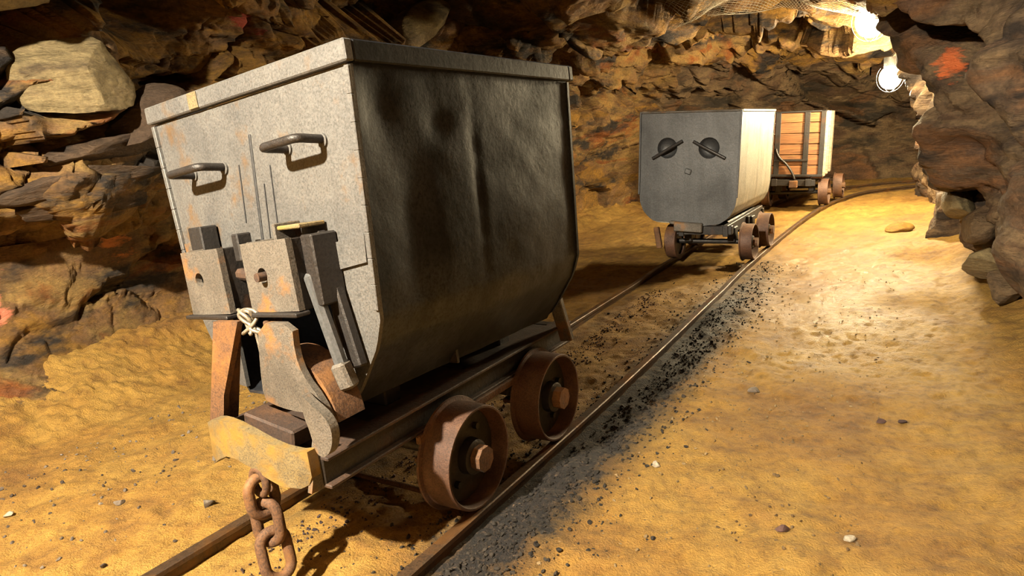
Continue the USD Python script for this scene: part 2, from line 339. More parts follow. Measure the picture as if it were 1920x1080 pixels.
def blocks(p, size, seed, aniso=(1, 1, 1), R=None, tilt=0.5, step=0.35, pad=1.0):
    """faceted blocks: every cell of a jittered lattice is a tilted plane at its own height; returns (height, crack distance)"""
    q = np.asarray(p, float)
    if R is not None: q = q @ R
    q = q / (size * np.array(aniso))
    lo, hi = np.floor(q.min(0) - pad), np.ceil(q.max(0) + pad)
    r = np.random.default_rng(seed)
    g = np.stack(np.meshgrid(*[np.arange(a, b) for a, b in zip(lo, hi)], indexing='ij'), -1).reshape(-1, 3)
    c = g + r.random(g.shape)
    grad, off = r.normal(size=c.shape) * tilt, r.random(len(c)) * 2 - 1
    t = cKDTree(c)
    d, i = t.query(q, k=2)
    k = i[:, 0]
    return (off[k] * step + ((q - c[k]) * grad[k]).sum(1)) * size, (d[:, 1] - d[:, 0])

R1 = rotmat([0.3, 1, 0.2], 0.55) @ rotmat([0, 0, 1], 0.4)
def rock_disp(P, amp=1.0, fine=1.0):
    """how far the rock face stands out of the mean wall, metres"""
    w = P + 0.16 * np.stack([noise(P, 1.5, s, 3) for s in (11, 12, 13)], -1) + 0.03 * np.stack([noise(P, 7, s, 2) for s in (21, 22, 23)], -1)
    d = 0.26 * noise(P, 0.9, 1, 3)
    h1, c1 = blocks(w, 0.80, 3, (1.3, 1.3, 0.65), R1, 0.36, 0.30)
    h2, c2 = blocks(w, 0.30, 4, (1.6, 1.6, 0.5), R1, 0.36, 0.26)
    h3, c3 = blocks(w, 0.11, 5, (1.9, 1.9, 0.45), R1, 0.36, 0.26)
    d = d + 1.0 * h1 + 0.72 * h2 + 0.45 * h3 * fine
    d = d - 0.10 * np.exp(-(c1 / 0.05) ** 2) - 0.03 * np.exp(-(c2 / 0.05) ** 2) - 0.008 * np.exp(-(c3 / 0.08) ** 2)
    d = d + 0.020 * noise(w, 9, 6, 4) * fine
    return amp * d

# stations: left base (x, y), right base (x, y), left profile (s inward, z), crown (s from left, z), right profile (s inward, z)
def st(Lb, Rb, lp, crown, rp): return (np.array(Lb, float), np.array(Rb, float), lp, crown, rp)
LP_over = [(0.25, -0.35), (0.0, 0.0), (-0.28, 0.20), (-0.42, 0.5), (-0.52, 0.92), (-0.02, 1.10), (0.02, 1.5), (0.05, 1.9), (0.25, 2.3), (0.7, 2.65)]
LP_mid = [(0.2, -0.35), (0.0, 0.0), (-0.20, 0.25), (-0.28, 0.6), (-0.26, 1.0), (-0.18, 1.35), (-0.10, 1.7), (0.02, 2.05), (0.2, 2.38), (0.6, 2.7)]
LP_low = [(0.1, -0.35), (0.0, 0.0), (-0.06, 0.3), (-0.08, 0.65), (-0.05, 1.0), (0.02, 1.35), (0.12, 1.65), (0.28, 1.95), (0.6, 2.2), (1.1, 2.36)]
LP_lip = [(0.1, -0.25), (0.0, 0.1), (-0.04, 0.4), (-0.04, 0.7), (0.0, 1.0), (0.05, 1.35), (0.13, 1.62), (0.3, 1.88), (0.7, 2.08), (1.3, 2.19)]
LP_rec = [(0.1, -0.15), (0.0, 0.15), (-0.04, 0.4), (-0.04, 0.75), (0.0, 1.1), (0.05, 1.45), (0.15, 1.75), (0.35, 2.0), (0.7, 2.25), (1.2, 2.45)]
LP_far = [(0.1, -0.1), (0.0, 0.2), (-0.02, 0.45), (-0.02, 0.75), (0.0, 1.05), (0.04, 1.35), (0.12, 1.6), (0.28, 1.8), (0.5, 1.98), (0.8, 2.1)]
ZR = [-0.35, 0.0, 0.5, 0.9, 1.3, 1.7, 2.1]
def rp(b, *xs): return [(0.0, ZR[0]), (0.0, ZR[1])] + [(b - x, z) for x, z in zip(xs, ZR[2:])]
RP_far = [(0, -0.1), (0, 0.2), (0.02, 0.5), (0.05, 0.9), (0.1, 1.3), (0.18, 1.65), (0.4, 1.95)]
ST = [st((-2.4, -7), (2.6, -7), LP_mid, [(1.5, 3.15), (2.6, 3.35), (3.6, 3.1)], rp(2.6, 2.55, 2.5, 2.45, 2.4, 2.2)),
      st((-2.4, -3), (2.6, -3), LP_mid, [(1.5, 3.15), (2.6, 3.35), (3.6, 3.1)], rp(2.6, 2.55, 2.5, 2.45, 2.4, 2.2)),
      st((-2.35, -0.6), (2.6, -0.6), LP_over, [(1.5, 2.9), (2.6, 3.0), (3.6, 2.85)], rp(2.6, 2.55, 2.5, 2.45, 2.4, 2.2)),
      st((-2.4, 0.4), (2.6, 0.4), LP_over, [(1.5, 2.9), (2.6, 3.0), (3.6, 2.85)], rp(2.6, 2.55, 2.5, 2.45, 2.4, 2.2)),
      st((-2.5, 1.0), (2.6, 1.0), LP_over, [(1.5, 2.9), (2.6, 3.0), (3.6, 2.85)], rp(2.6, 2.55, 2.5, 2.45, 2.4, 2.2)),
      st((-2.65, 1.5), (2.6, 1.5), LP_mid, [(1.4, 2.9), (2.5, 3.0), (3.6, 2.8)], rp(2.6, 2.55, 2.5, 2.45, 2.4, 2.2)),
      st((-2.65, 2.3), (2.6, 2.3), LP_mid, [(1.4, 2.9), (2.5, 2.95), (3.6, 2.75)], rp(2.6, 2.5, 2.45, 2.4, 2.35, 2.1)),
      st((-2.65, 2.9), (2.5, 2.9), LP_mid, [(1.3, 2.85), (2.5, 2.9), (3.6, 2.7)], rp(2.5, 2.12, 2.07, 2.03, 2.0, 1.9)),
      st((-2.65, 3.4), (2.5, 3.4), LP_mid, [(1.3, 2.85), (2.5, 2.85), (3.5, 2.65)], rp(2.5, 2.32, 2.27, 2.22, 2.15, 2.0)),
      st((-2.6, 4.0), (2.25, 4.0), LP_mid, [(1.3, 2.8), (2.5, 2.75), (3.3, 2.55)], rp(2.25, 2.04, 1.99, 1.93, 1.84, 1.72)),
      st((-2.6, 4.6), (2.12, 4.6), LP_mid, [(1.6, 2.62), (2.5, 2.62), (3.2, 2.45)], rp(2.12, 1.96, 1.78, 1.61, 1.53, 1.42)),
      st((-2.6, 5.1), (2.07, 5.1), LP_low, [(1.8, 2.50), (2.6, 2.50), (3.3, 2.38)], rp(2.07, 1.96, 1.88, 1.80, 1.70, 1.55)),
      st((-2.5, 5.7), (1.97, 5.7), LP_low, [(1.8, 2.46), (2.6, 2.46), (3.2, 2.38)], rp(1.97, 1.89, 1.84, 1.78, 1.70, 1.52)),
      st((-2.45, 6.3), (1.84, 6.3), LP_lip, [(2.0, 2.22), (2.6, 2.22), (3.0, 2.16)], rp(1.86, 1.78, 1.72, 1.66, 1.58, 1.42)),
      st((-2.4, 6.65), (1.80, 6.65), LP_rec, [(1.9, 2.45), (2.5, 2.48), (2.9, 2.36)], rp(1.80, 1.70, 1.64, 1.59, 1.52, 1.36)),
      st((-2.35, 7.3), (1.74, 7.3), LP_rec, [(1.9, 2.55), (2.5, 2.56), (2.9, 2.42)], rp(1.74, 1.68, 1.64, 1.60, 1.54, 1.36)),
      st((-2.15, 8.4), (1.66, 8.1), LP_rec, [(1.8, 2.50), (2.3, 2.48), (2.7, 2.35)], rp(1.66, 1.62, 1.59, 1.56, 1.50, 1.30)),
      st((-1.5, 9.7), (1.58, 8.8), LP_far, [(1.2, 2.2), (1.6, 2.22), (2.0, 2.16)], RP_far),
      st((-0.3, 10.8), (1.62, 9.15), LP_far, [(1.0, 2.15), (1.3, 2.18), (1.6, 2.12)], RP_far),
      st((1.5, 11.4), (1.95, 9.28), LP_far, [(0.9, 2.15), (1.15, 2.18), (1.4, 2.12)], RP_far),
      st((3.2, 11.6), (2.9, 9.25), LP_far, [(0.9, 2.15), (1.2, 2.18), (1.5, 2.12)], RP_far),
      st((6.0, 11.6), (5.8, 9.2), LP_far, [(0.9, 2.15), (1.2, 2.18), (1.5, 2.12)], RP_far)]

ctrl = []
for Lb, Rb, lp, cr, rpr in ST:
    d = (Rb - Lb) / np.linalg.norm(Rb - Lb)
    pts = [(*(Lb + d * s), z) for s, z in lp] + [(*(Lb + d * s), z) for s, z in cr] + [(*(Rb - d * s), z) for s, z in rpr[::-1]]
    ctrl.append(pts)
ctrl = np.array(ctrl)                                   # stations x 20 x 3
mid = (ctrl[:, 4] + ctrl[:, 15]) / 2
ulen = np.concatenate([[0], np.cumsum(np.linalg.norm(np.diff(mid[:, :2], axis=0), axis=1))])
at_y = lambda y: np.interp(y, mid[:18, 1], ulen[:18])
us = np.concatenate([np.arange(0, at_y(-1.2), 0.07), np.arange(at_y(-1.2), at_y(5.0), 0.0145), np.arange(at_y(5.0), at_y(8.5), 0.019), np.arange(at_y(8.5), ulen[-1], 0.03)])
nvseg = np.array([16] * 9 + [22] * 4 + [17] * 6)        # samples per profile segment
vs = np.concatenate([k + np.arange(n) / n for k, n in enumerate(nvseg)] + [[19.0]])
C1 = PchipInterpolator(ulen, ctrl, axis=0)(us)          # nu x 20 x 3
# a touch of smoothing along the profile so that control corners are not creases
GP = PchipInterpolator(np.arange(20), C1, axis=1)(vs)   # nu x nv x 3
tu, tv = np.gradient(GP, axis=0), np.gradient(GP, axis=1)
NRM = np.cross(tv, tu); NRM /= np.maximum(np.linalg.norm(NRM, axis=2, keepdims=True), 1e-9)
inward = np.array([0.0, 3.0, 1.2]) - GP[len(us) // 3, 40]
if (NRM[len(us) // 3, 40] @ inward) < 0: NRM = -NRM
flatP = GP.reshape(-1, 3)
amp = np.interp(vs, [0, 3, 4.4, 5.5, 7, 10, 13, 14.5, 19], [0.2, 0.22, 0.4, 1.0, 1.0, 0.85, 0.7, 0.65, 0.6])[None] * np.interp(us, [0, at_y(2.2), at_y(2.6), at_y(8.5)], [1, 1, 1, 0.8])[:, None]
D = rock_disp(flatP).reshape(GP.shape[:2]) * amp
from scipy.ndimage import gaussian_filter
RIB = rotmat([0, 1, 0], 0.45) @ rotmat([1, 0, 0], 0.35)
def ridges(P):
    q = P @ RIB * np.array([1.0, 1.0, 0.30])
    return sum(a * (1 - np.abs(noise(q, f, sd, 2)) * 2.2) for a, f, sd in ((0.10, 2.2, 71), (0.06, 5.0, 72), (0.028, 11.0, 73)))
D = D + np.interp(vs, [12.6, 13.6], [0, 1.0])[None] * (ridges(flatP).reshape(D.shape) - 0.08)
D = D + (gaussian_filter(D, 2.0) - D) * np.interp(vs, [12.0, 13.5], [0, 0.55])[None]
def dent(c, r, a):
    """a hollow (a < 0) or swelling of the rock around c"""
    global D
    D = D + a * np.exp(-(((GP - np.array(c)) / np.array(r)) ** 2).sum(2))
dent((-2.45, 1.25, 2.22), (0.5, 0.30, 0.20), -0.55)     # black hollow above the pale boulder
dent((-2.6, 2.9, 2.45), (0.5, 0.40, 0.2), -0.35)
dent((-2.5, 0.45, 1.62), (0.5, 0.16, 0.10), -0.30)
dent((-2.5, 3.75, 2.42), (0.5, 0.22, 0.12), -0.30)
dent((-2.5, 4.9, 2.42), (0.5, 0.30, 0.10), -0.30)
dent((-2.4, 5.9, 1.95), (0.5, 0.14, 0.14), -0.35)
dent((2.0, 3.25, 1.2), (0.6, 0.12, 1.4), -0.25)
PP = GP + NRM * D[..., None]

def part_grid(v0, v1, u0=0, u1=None):
    j0, j1 = int(np.searchsorted(vs, v0 - 1e-9)), int(np.searchsorted(vs, v1 - 1e-9))
    G = PP[u0:u1, j0:j1 + 1]
    N = NRM[u0:u1, j0:j1 + 1]
    f = grid_faces(*G.shape[:2])
    v = G.reshape(-1, 3)
    k = f[len(f) // 3]
    nn = np.cross(v[k[1]] - v[k[0]], v[k[2]] - v[k[0]])
    if nn @ N.reshape(-1, 3)[k[0]] < 0: f = f[:, ::-1]
    return (v, f)

ubend = int(np.searchsorted(us, at_y(8.6)))
wl = thing('wall_left', 'layered ochre and brown rock wall behind the carts on the left', None, kind='structure')
obj('rock_face', part_grid(0, 9, 0, ubend + 1), 'rock_left', wl, smooth=True)
wb = thing('wall_back', 'dim brown rock wall where the tunnel bends at its far end', None, kind='structure')
obj('rock_face', part_grid(0, 9, ubend), 'rock_far', wb, smooth=True)
ce = thing('ceiling', 'uneven rock ceiling of the tunnel', None, kind='structure')
obj('rock_face', part_grid(9, 13), 'rock_ceiling', ce, smooth=True)
wr = thing('wall_right', 'overhanging brown rock wall along the footpath on the right', None, kind='structure')
obj('rock_face', part_grid(13, 19), 'rock_right', wr, smooth=True)
# the tunnel behind the camera ends in rock
a, b = np.meshgrid(np.linspace(-3.4, 3.2, 60), np.linspace(-0.4, 3.6, 40), indexing='ij')
q = np.stack([a, np.full_like(a, -6.7), b], -1)
q[..., 1] += 0.5 * rock_disp(q.reshape(-1, 3)).reshape(a.shape)
obj('wall_front', (q.reshape(-1, 3), grid_faces(60, 40, True)), 'rock_left', smooth=True, kind='structure', label='rock end of the tunnel behind the viewer')

# floor
RAIL_Y = [-6, -1, 0, 1.0, 2.0, 3.0, 4.76, 6.23, 7.4, 8.5, 9.2, 9.75, 10.05, 10.2]
RAIL_X = [0.41, 0.41, 0.41, 0.405, 0.40, 0.36, 0.32, 0.40, 0.50, 0.64, 0.90, 1.45, 2.2, 3.4]
def rr_x(y): return np.interp(y, RAIL_Y, RAIL_X)
GAUGE = 0.74
xs = np.concatenate([np.arange(-3.3, -2.9, 0.05), np.arange(-2.9, 2.3, 0.0155), np.arange(2.3, 3.0, 0.05), np.arange(3.0, 6.5, 0.12)])
ys = np.concatenate([np.arange(-7, -0.9, 0.08), np.arange(-0.9, 3.0, 0.0135), np.arange(3.0, 6, 0.02), np.arange(6, 12.2, 0.04)])
X, Y = np.meshgrid(xs, ys, indexing='ij')
P0 = np.stack([X, Y, np.zeros_like(X)], -1)
def gravel_shade_mask(X, Y):
    u = X - rr_x(Y)
    m = np.exp(-((u - 0.10) / 0.26) ** 2) * 1.0 + 0.55 * np.exp(-((u + GAUGE - 0.10) / 0.13) ** 2)
    return m * np.interp(Y, [-2, -0.2, 0.3, 3.0, 4.6, 6.5], [0.35, 0.5, 0.8, 0.75, 0.5, 0.12])
def floor_base(X, Y):
    """height of the trodden floor without its fine grain"""
    z = gz(Y) - 0.055
    z = z + 0.25 * np.clip((-1.95 - X) / 0.7, 0, 1) ** 1.5          # spoil banked against the left wall
    z = z + 0.14 * np.clip((X - 1.75 + np.interp(Y, [2, 5, 9], [-0.35, 0.05, 0.35])) / 0.5, 0, 1.3) ** 1.5 * np.interp(X, [2.6, 3.2], [1, 0])
    return z
u_ = X - rr_x(Y)
Z = floor_base(X, Y)
flat = np.clip(1 - np.minimum(np.abs(u_), np.abs(u_ + GAUGE)) / 0.12, 0, 1)
lump = 0.034 * noise(P0, 1.8, 31, 3) + 0.020 * noise(P0, 6.0, 32, 3)
bank = np.clip((-1.9 - X) / 0.4, 0, 1)
Z = Z + lump * (1 - 0.85 * flat) * (1 + 0.8 * bank)
clod, cc_ = blocks(P0.reshape(-1, 3), 0.055, 8, (1, 1, 1), None, 0.35, 0.22)
Z = Z + (0.46 * clod.reshape(X.shape)) * (0.20 + 0.5 * np.clip(noise(P0, 1.6, 33, 3) + 0.25, 0, 1) + bank * 0.8) * (1 - 0.5 * flat)
Z = Z + 0.009 * noise(P0, 20, 34, 4) * (1 - 0.5 * flat)
Z = np.where(flat > 0.3, np.minimum(Z, gz(Y) - 0.035), Z)
fl = obj('floor', (np.stack([X, Y, Z], -1).reshape(-1, 3), grid_faces(*X.shape)), 'dirt', smooth=True, kind='structure', label='trodden ochre dirt floor with ballast along the rails, darkened for the cart shadow', base=(0, 0, 0))
pv = UsdGeom.PrimvarsAPI(stage.GetPrimAtPath(fl))
pv.CreatePrimvar('gravel', Sdf.ValueTypeNames.FloatArray, 'vertex').Set(Vt.FloatArray.FromNumpy(gravel_shade_mask(X, Y).ravel().astype(np.float32)))
damp = np.clip(np.exp(-((X - 0.95) / 0.7) ** 2 - ((Y - 4.6) / 2.2) ** 2) * 1.3 + 0.9 * noise(P0, 1.3, 40, 4) * (Y > 1.5), 0, 1) * np.clip((Y - 1.2) / 1.5, 0, 1)
pv.CreatePrimvar('damp', Sdf.ValueTypeNames.FloatArray, 'vertex').Set(Vt.FloatArray.FromNumpy(damp.ravel().astype(np.float32)))
_fi = np.array([0])
def floor_z(x, y):
    i, j = np.clip(np.searchsorted(xs, x), 1, len(xs) - 1), np.clip(np.searchsorted(ys, y), 1, len(ys) - 1)
    return max(Z[i, j], Z[i - 1, j - 1], Z[i - 1, j], Z[i, j - 1])

# ------------------------------------------------------------------ boulders and slabs standing out of the left wall
def boulder(size, seed, sub=4, sharp=0.55, cuts=9):
    m = trimesh.creation.icosphere(subdivisions=sub)
    v = m.vertices.copy(); r = np.random.default_rng(seed)
    for _ in range(cuts):                                # chop flat faces
        n = r.normal(size=3); n /= np.linalg.norm(n); h = r.uniform(0.40, 0.80)
        s = v @ n - h
        v -= np.clip(s, 0, None)[:, None] * n * 0.9
    v *= (1 + 0.08 * noise(v, 1.4, seed, 2) + 0.03 * noise(v, 6, seed + 1, 4))[:, None]
    m.vertices = v * np.array(size)
    return m
def put(m, c, R=None):
    m = m.copy()
    if R is not None: m.vertices = m.vertices @ np.asarray(R).T
    m.vertices = m.vertices + np.array(c)
    return m
obj('boulder', put(boulder((0.30, 0.34, 0.29), 3), (-2.27, 0.68, 1.79), rotmat([1, 0, 0], 0.25)), 'rock_pale', wl, smooth=40, label='big pale boulder bulging from the upper left of the wall')
for c, s, sd, ax, m_ in [((-2.26, 0.36, 2.17), (0.30, 0.34, 0.13), 5, 0.35, 'rock_pale'), ((-2.52, 0.25, 1.84), (0.25, 0.30, 0.16), 6, 0.3, 'rock_dark'), ((-2.52, 0.50, 1.60), (0.22, 0.36, 0.10), 8, 0.35, 'rock_left'),
                         ((-2.31, 1.00, 1.58), (0.22, 0.34, 0.15), 9, 0.55, 'rock_dark'), ((-2.35, 0.72, 1.40), (0.24, 0.46, 0.08), 10, 0.2, 'rock_dark'), ((-2.33, 0.6, 1.26), (0.22, 0.55, 0.10), 11, 0.12, 'rock_dark'),
                         ((-2.33, 0.62, 1.13), (0.22, 0.50, 0.08), 12, 0.05, 'rock_dark'),  
                         ((-2.55, 4.0, 2.42), (0.34, 0.46, 0.20), 17, 0.5, 'rock_pale'), ((-2.5, 4.75, 2.15), (0.30, 0.34, 0.22), 18, 0.3, 'rock_left'), ((-2.58, 5.6, 1.75), (0.30, 0.34, 0.40), 19, 0.2, 'rock_left')]:
    obj('rock_slab', put(boulder(s, sd), c, rotmat([1, 0, 0], ax)), m_, wl, smooth=30)
for c, s, sd, ax, m_ in [((2.02, 4.05, 0.24), (0.16, 0.16, 0.13), 31, 0.2, 'rock_pale'), ((2.12, 3.78, 0.13), (0.14, 0.13, 0.13), 32, 0.7, 'rock_right'), ((1.84, 5.0, 0.93), (0.12, 0.24, 0.15), 33, 0.4, 'rock_pale'), ((1.90, 5.1, 0.55), (0.14, 0.34, 0.16), 34, 0.1, 'rock_pale'), ((2.0, 4.5, 0.45), (0.14, 0.25, 0.16), 36, 0.3, 'rock_right')]:
    obj('boulder', put(boulder(s, sd), c, rotmat([0, 1, 0], ax)), m_, wr, smooth=30)

# ------------------------------------------------------------------ rails
def rail_path(off):
    y = np.concatenate([np.linspace(-6, 3, 40), np.linspace(3.15, 9, 50)])
    pts = np.stack([rr_x(y), y, gz(y)], -1)
    c = np.array([[0.92, 9.2], [1.2, 9.55], [1.6, 9.85], [2.1, 10.05], [2.8, 10.15], [4.2, 10.15]])
    t = PchipInterpolator(np.arange(len(c) + 2), np.vstack([pts[-6, :2], pts[-1, :2], c]))(np.linspace(1.15, len(c) + 1, 40))
    pts = np.vstack([pts, np.column_stack([t, gz(t[:, 1])])])
    k = np.ones(9) / 9
    sm = np.array(pts); 
    for j in (0, 1): sm[4:-4, j] = np.convolve(pts[:, j], k, 'valid')
    tg = np.gradient(sm[:, :2], axis=0); tg /= np.linalg.norm(tg, axis=1, keepdims=True)
    nrm = np.stack([tg[:, 1], -tg[:, 0]], 1)
    return np.column_stack([sm[:, :2] + nrm * off, sm[:, 2]]), nrm
PROF = np.array([(-0.017, 0), (0.017, 0), (0.021, -0.004), (0.021, -0.019), (0.016, -0.025), (0.008, -0.030), (0.008, -0.062), (0.038, -0.072), (0.038, -0.08), (-0.038, -0.08), (-0.038, -0.072), (-0.008, -0.062), (-0.008, -0.030), (-0.016, -0.025), (-0.021, -0.019), (-0.021, -0.004)])
def rail(off):
    c, n = rail_path(off)
    V = c[:, None] + np.concatenate([n[:, None] * PROF[None, :, :1], np.repeat(PROF[None, :, 1:], len(c), 0)], -1)
    k = len(PROF); V = V.reshape(-1, 3); F = []
    for i in range(len(c) - 1):
        for j in range(k):
            a, b, d, e = i * k + j, i * k + (j + 1) % k, (i + 1) * k + (j + 1) % k, (i + 1) * k + j
            F += [(a, b, d), (a, d, e)]
    t = trimesh.Trimesh(V, F, process=False)
    return t
r1 = thing('rail', 'rusty right-hand steel rail beside the footpath, curving away at the tunnel bend', 'rail', (0.41, 0, -0.08))
obj('rail_bar', rail(0.0), 'rail_steel', r1, smooth=30)
r2 = thing('rail', 'rusty left-hand steel rail on the rock wall side, mostly under the carts', 'rail', (-0.33, 0, -0.08))
obj('rail_bar', rail(-GAUGE), 'rail_steel', r2, smooth=30)
tb = thing('tie_bar', 'thin rusty gauge bar between the rails under the nearest cart', 'bar', (0.04, 0.42, -0.02))
obj('rod', tube([(-0.27, 0.40, 0.000), (0.04, 0.405, 0.004), (0.345, 0.41, 0.000)], 0.011, 10), 'rusty', tb)
for x in (-0.265, 0.34): obj('clamp', rbox((0.05, 0.06, 0.02), 0.004, (x, 0.41, -0.004)), 'rusty', tb)

# ------------------------------------------------------------------ wheels, shared by the carts
def wheel_meshes(r, w):
    """outer face towards +x at x = 0, flange at x = -w"""
    tyre = lathe_x([(-0.003, r * 0.935), (0, r * 0.95), (0, r * 0.985), (-0.004, r), (-w + 0.014, r * 1.015), (-w + 0.010, r * 1.09), (-w + 0.003, r * 1.10), (-w, r * 1.07), (-w, r * 0.80), (-w * 0.75, r * 0.80), (-0.060, r * 0.91), (-0.02, r * 0.925)], 56)
    disc = lathe_x([(-0.045, r * 0.30), (-0.066, r * 0.5), (-0.062, r * 0.88), (-0.085, r * 0.85), (-0.090, r * 0.3), (-0.090, 0.0), (-0.045, 0.0)], 48)
    hub = lathe_x([(-0.05, r * 0.36), (-0.018, r * 0.34), (-0.012, r * 0.28), (-0.012, 0.0), (-0.05, 0.0)], 24)
    cap = trimesh.creation.cylinder(radius=r * 0.25, height=0.040, sections=8)
    cap.vertices = np.stack([cap.vertices[:, 2] + 0.004, cap.vertices[:, 1], cap.vertices[:, 0]], 1); cap.invert()
    return tyre, disc, hub, cap
def bolt_x(c, r=0.012, h=0.012, n=6):
    m = trimesh.creation.cylinder(radius=r, height=h, sections=n)
    m.vertices = np.stack([m.vertices[:, 2], m.vertices[:, 1], m.vertices[:, 0]], 1) + np.array(c); m.invert()
    return m
def bolt_y(c, r=0.012, h=0.012, n=6):
    m = trimesh.creation.cylinder(radius=r, height=h, sections=n)
    m.vertices = np.stack([m.vertices[:, 0], m.vertices[:, 2], m.vertices[:, 1]], 1) + np.array(c); m.invert()
    return m
def add_wheel(t, c, side, r, w, turn=0.0, mt='wheel_rust', md='dark_iron', small=False):
    """c: centre of the outer face; side +1 right, -1 left"""
    ty, di, hu, ca = wheel_meshes(r, w)
    Rr = rotmat([1, 0, 0], turn); S = np.diag([side, 1, 1])
    def pl(m):
        m = m.copy(); m.vertices = (m.vertices @ Rr.T) @ S + np.array(c)
        if side < 0: m.invert()
        return m
    p = obj('wheel', pl(ty), mt, t, smooth=40)
    obj('wheel_disc', pl(di), md, p); obj('hub', pl(hu), md, p); obj('hub_cap', pl(ca), 'rusty', p, smooth=False)  # disc kept dark: shade on the wheel face put into its colour
    if not small:
        for k in range(4):
            a = k * math.pi / 2 + 0.5
            obj('bolt', pl(bolt_x((-0.058, r * 0.58 * math.cos(a), r * 0.58 * math.sin(a)), r * 0.07, 0.02)), md, p, smooth=False)

# ------------------------------------------------------------------ nearest cart
TM = np.array([[0.9957, 0.0521, -0.0769], [-0.0509, 0.9985, 0.0178], [0.0777, -0.0138, 0.9969]]); TO = np.array([0.0189, -0.0103, 0.0097])
def tub(m):
    """from the tub's own upright frame to the world: the tub sits askew on its chassis"""
    m = m.copy(); m.vertices = m.vertices @ TM.T + TO
    return m
HW, HT, LEN = 0.500, 1.510, 1.119
def half_width(z): return np.interp(z, [0.52, 0.57, 0.63, 0.69, 0.77, 1.0, 1.51], [0.284, 0.330, 0.375, 0.420, 0.453, 0.468, HW])
c1 = thing('mine_cart', 'large battered grey steel tipping cart with two handles on its front, nearest on the track', 'mine cart', (0.03, 0.55, 0.0))
# sides and bottom: one bent sheet
def side_profile(bottom=0.50, n_side=44, n_curve=14):
    z = np.concatenate([np.linspace(HT - 0.004, 0.80, n_side), np.linspace(0.79, 0.52, n_curve)])
    right = np.column_stack([half_width(z), z])
    bot = np.column_stack([np.linspace(0.27, 0, 6), np.full(6, bottom)])
    h = np.vstack([right, bot])
    return np.vstack([h, (h[::-1] * [-1, 1])[1:]])
SP = side_profile()
def sheet(profile, y0, y1, ny, th, dents):
    """a bent sheet swept along y with thickness th to the inside"""
    ny_ = np.linspace(y0, y1, ny)
    tg = np.gradient(profile, axis=0); tg /= np.linalg.norm(tg, axis=1, keepdims=True)
    nn = np.stack([-tg[:, 1], tg[:, 0]], 1)
    if nn[0, 0] < 0: nn = -nn
    out = np.stack([np.repeat(profile[None, :, 0], ny, 0), np.repeat(ny_[:, None], len(profile), 1), np.repeat(profile[None, :, 1], ny, 0)], -1)
    n3 = np.stack([np.repeat(nn[None, :, 0], ny, 0), np.zeros((ny, len(profile))), np.repeat(nn[None, :, 1], ny, 0)], -1)
    dd = dents(out)
    A, B = out + n3 * dd[..., None], out + n3 * (dd - th)[..., None]
    m = len(profile); f1 = grid_faces(ny, m); f2 = grid_faces(ny, m, True) + ny * m
    i = np.arange(ny * m).reshape(ny, m); o = ny * m; F = []
    for e in (i[0], i[-1], i[:, 0], i[:, -1]):
        for a, b in zip(e[:-1], e[1:]): F += [(a, b, b + o), (a, b + o, a + o), (b, a, b + o)[:0] or (a, b + o, b)]
    F = np.array([f for f in F])
    V = np.vstack([A.reshape(-1, 3), B.reshape(-1, 3)])
    t = trimesh.Trimesh(V, np.vstack([f1, f2, F[::3], F[1::3]]), process=False)
    trimesh.repair.fix_normals(t)
    return t
def dents1(P):
    d = 0.006 * noise(P, 3.2, 51, 3) + 0.0015 * noise(P, 14, 52, 3)
    for c, r, a in [((0.5, 0.10, 1.35), (1, 0.07, 0.12), -0.012), ((0.5, 0.33, 1.30), (1, 0.06, 0.05), -0.008), ((0.5, 0.20, 1.0), (1, 0.10, 0.35), -0.014), ((0.5, 0.75, 0.95), (1, 0.22, 0.25), 0.010), ((0.5, 0.50, 1.1), (1, 0.02, 0.25), -0.004)]:
        d = d + a * np.exp(-(((P - np.array(c)) / np.array(r)) ** 2).sum(-1))
    edge = np.minimum(P[..., 1], LEN - P[..., 1])
    return d * np.clip(edge / 0.05, 0, 1)
obj('side_shell', tub(sheet(SP, 0.012, LEN - 0.012, 60, 0.010, dents1)), 'steel_side_shaded', c1, smooth=40)
def front_outline(inset=0.0, top=HT - 0.062):
    z = np.concatenate([np.linspace(top, 0.77, 8), np.linspace(0.74, 0.53, 8)])
    r = np.column_stack([half_width(z) + 0.006 - inset, z])
    b = np.array([[0.25, 0.50], [0.0, 0.49]])
    h = np.vstack([r, b]); return np.vstack([h, (h[::-1] * [-1, 1])[1:]])
def relief(mesh, n, amp, scale, seed):
    """fine unevenness of an old plate"""
    m = mesh
    for _ in range(n): m = m.subdivide()
    m.vertices = m.vertices + np.array([0, 1, 0]) * (amp * noise(m.vertices, scale, seed, 3))[:, None]
    return m
fo = front_outline()
fo = np.array([q for q in fo if q[1] > 0.515])            # the plate is cut away between its two lower tongues
k = int(np.argmax(np.abs(np.diff(fo[:, 0])) > 0.4)) + 1
fo = np.vstack([fo[:k], [[0.262, 0.525], [0.262, 0.82], [-0.262, 0.82], [-0.262, 0.525]], fo[k:]])
obj('front_plate', tub(plate_xz(fo, 0.0, 0.014)), 'steel_tub', c1, smooth=30)
obj('recess_plate', tub(rbox((0.62, 0.012, 0.38), 0.002, (0, 0.46, 0.69))), 'dark_iron', c1)  # added dark plate, set back so the gap between the legs reads black
obj('rear_plate', tub(plate_xz(front_outline(), LEN - 0.014, LEN)), 'steel_side_shaded', c1, smooth=30)
zr, hr = HT - 0.030, 0.056
obj('rim_band', tub(rbox((2 * HW + 0.030, 0.030, hr), 0.004, (0, -0.004, zr))), 'steel_tub', c1)
obj('rim_band', tub(rbox((2 * HW + 0.030, 0.030, hr), 0.004, (0, LEN + 0.004, zr))), 'steel_side_shaded', c1)
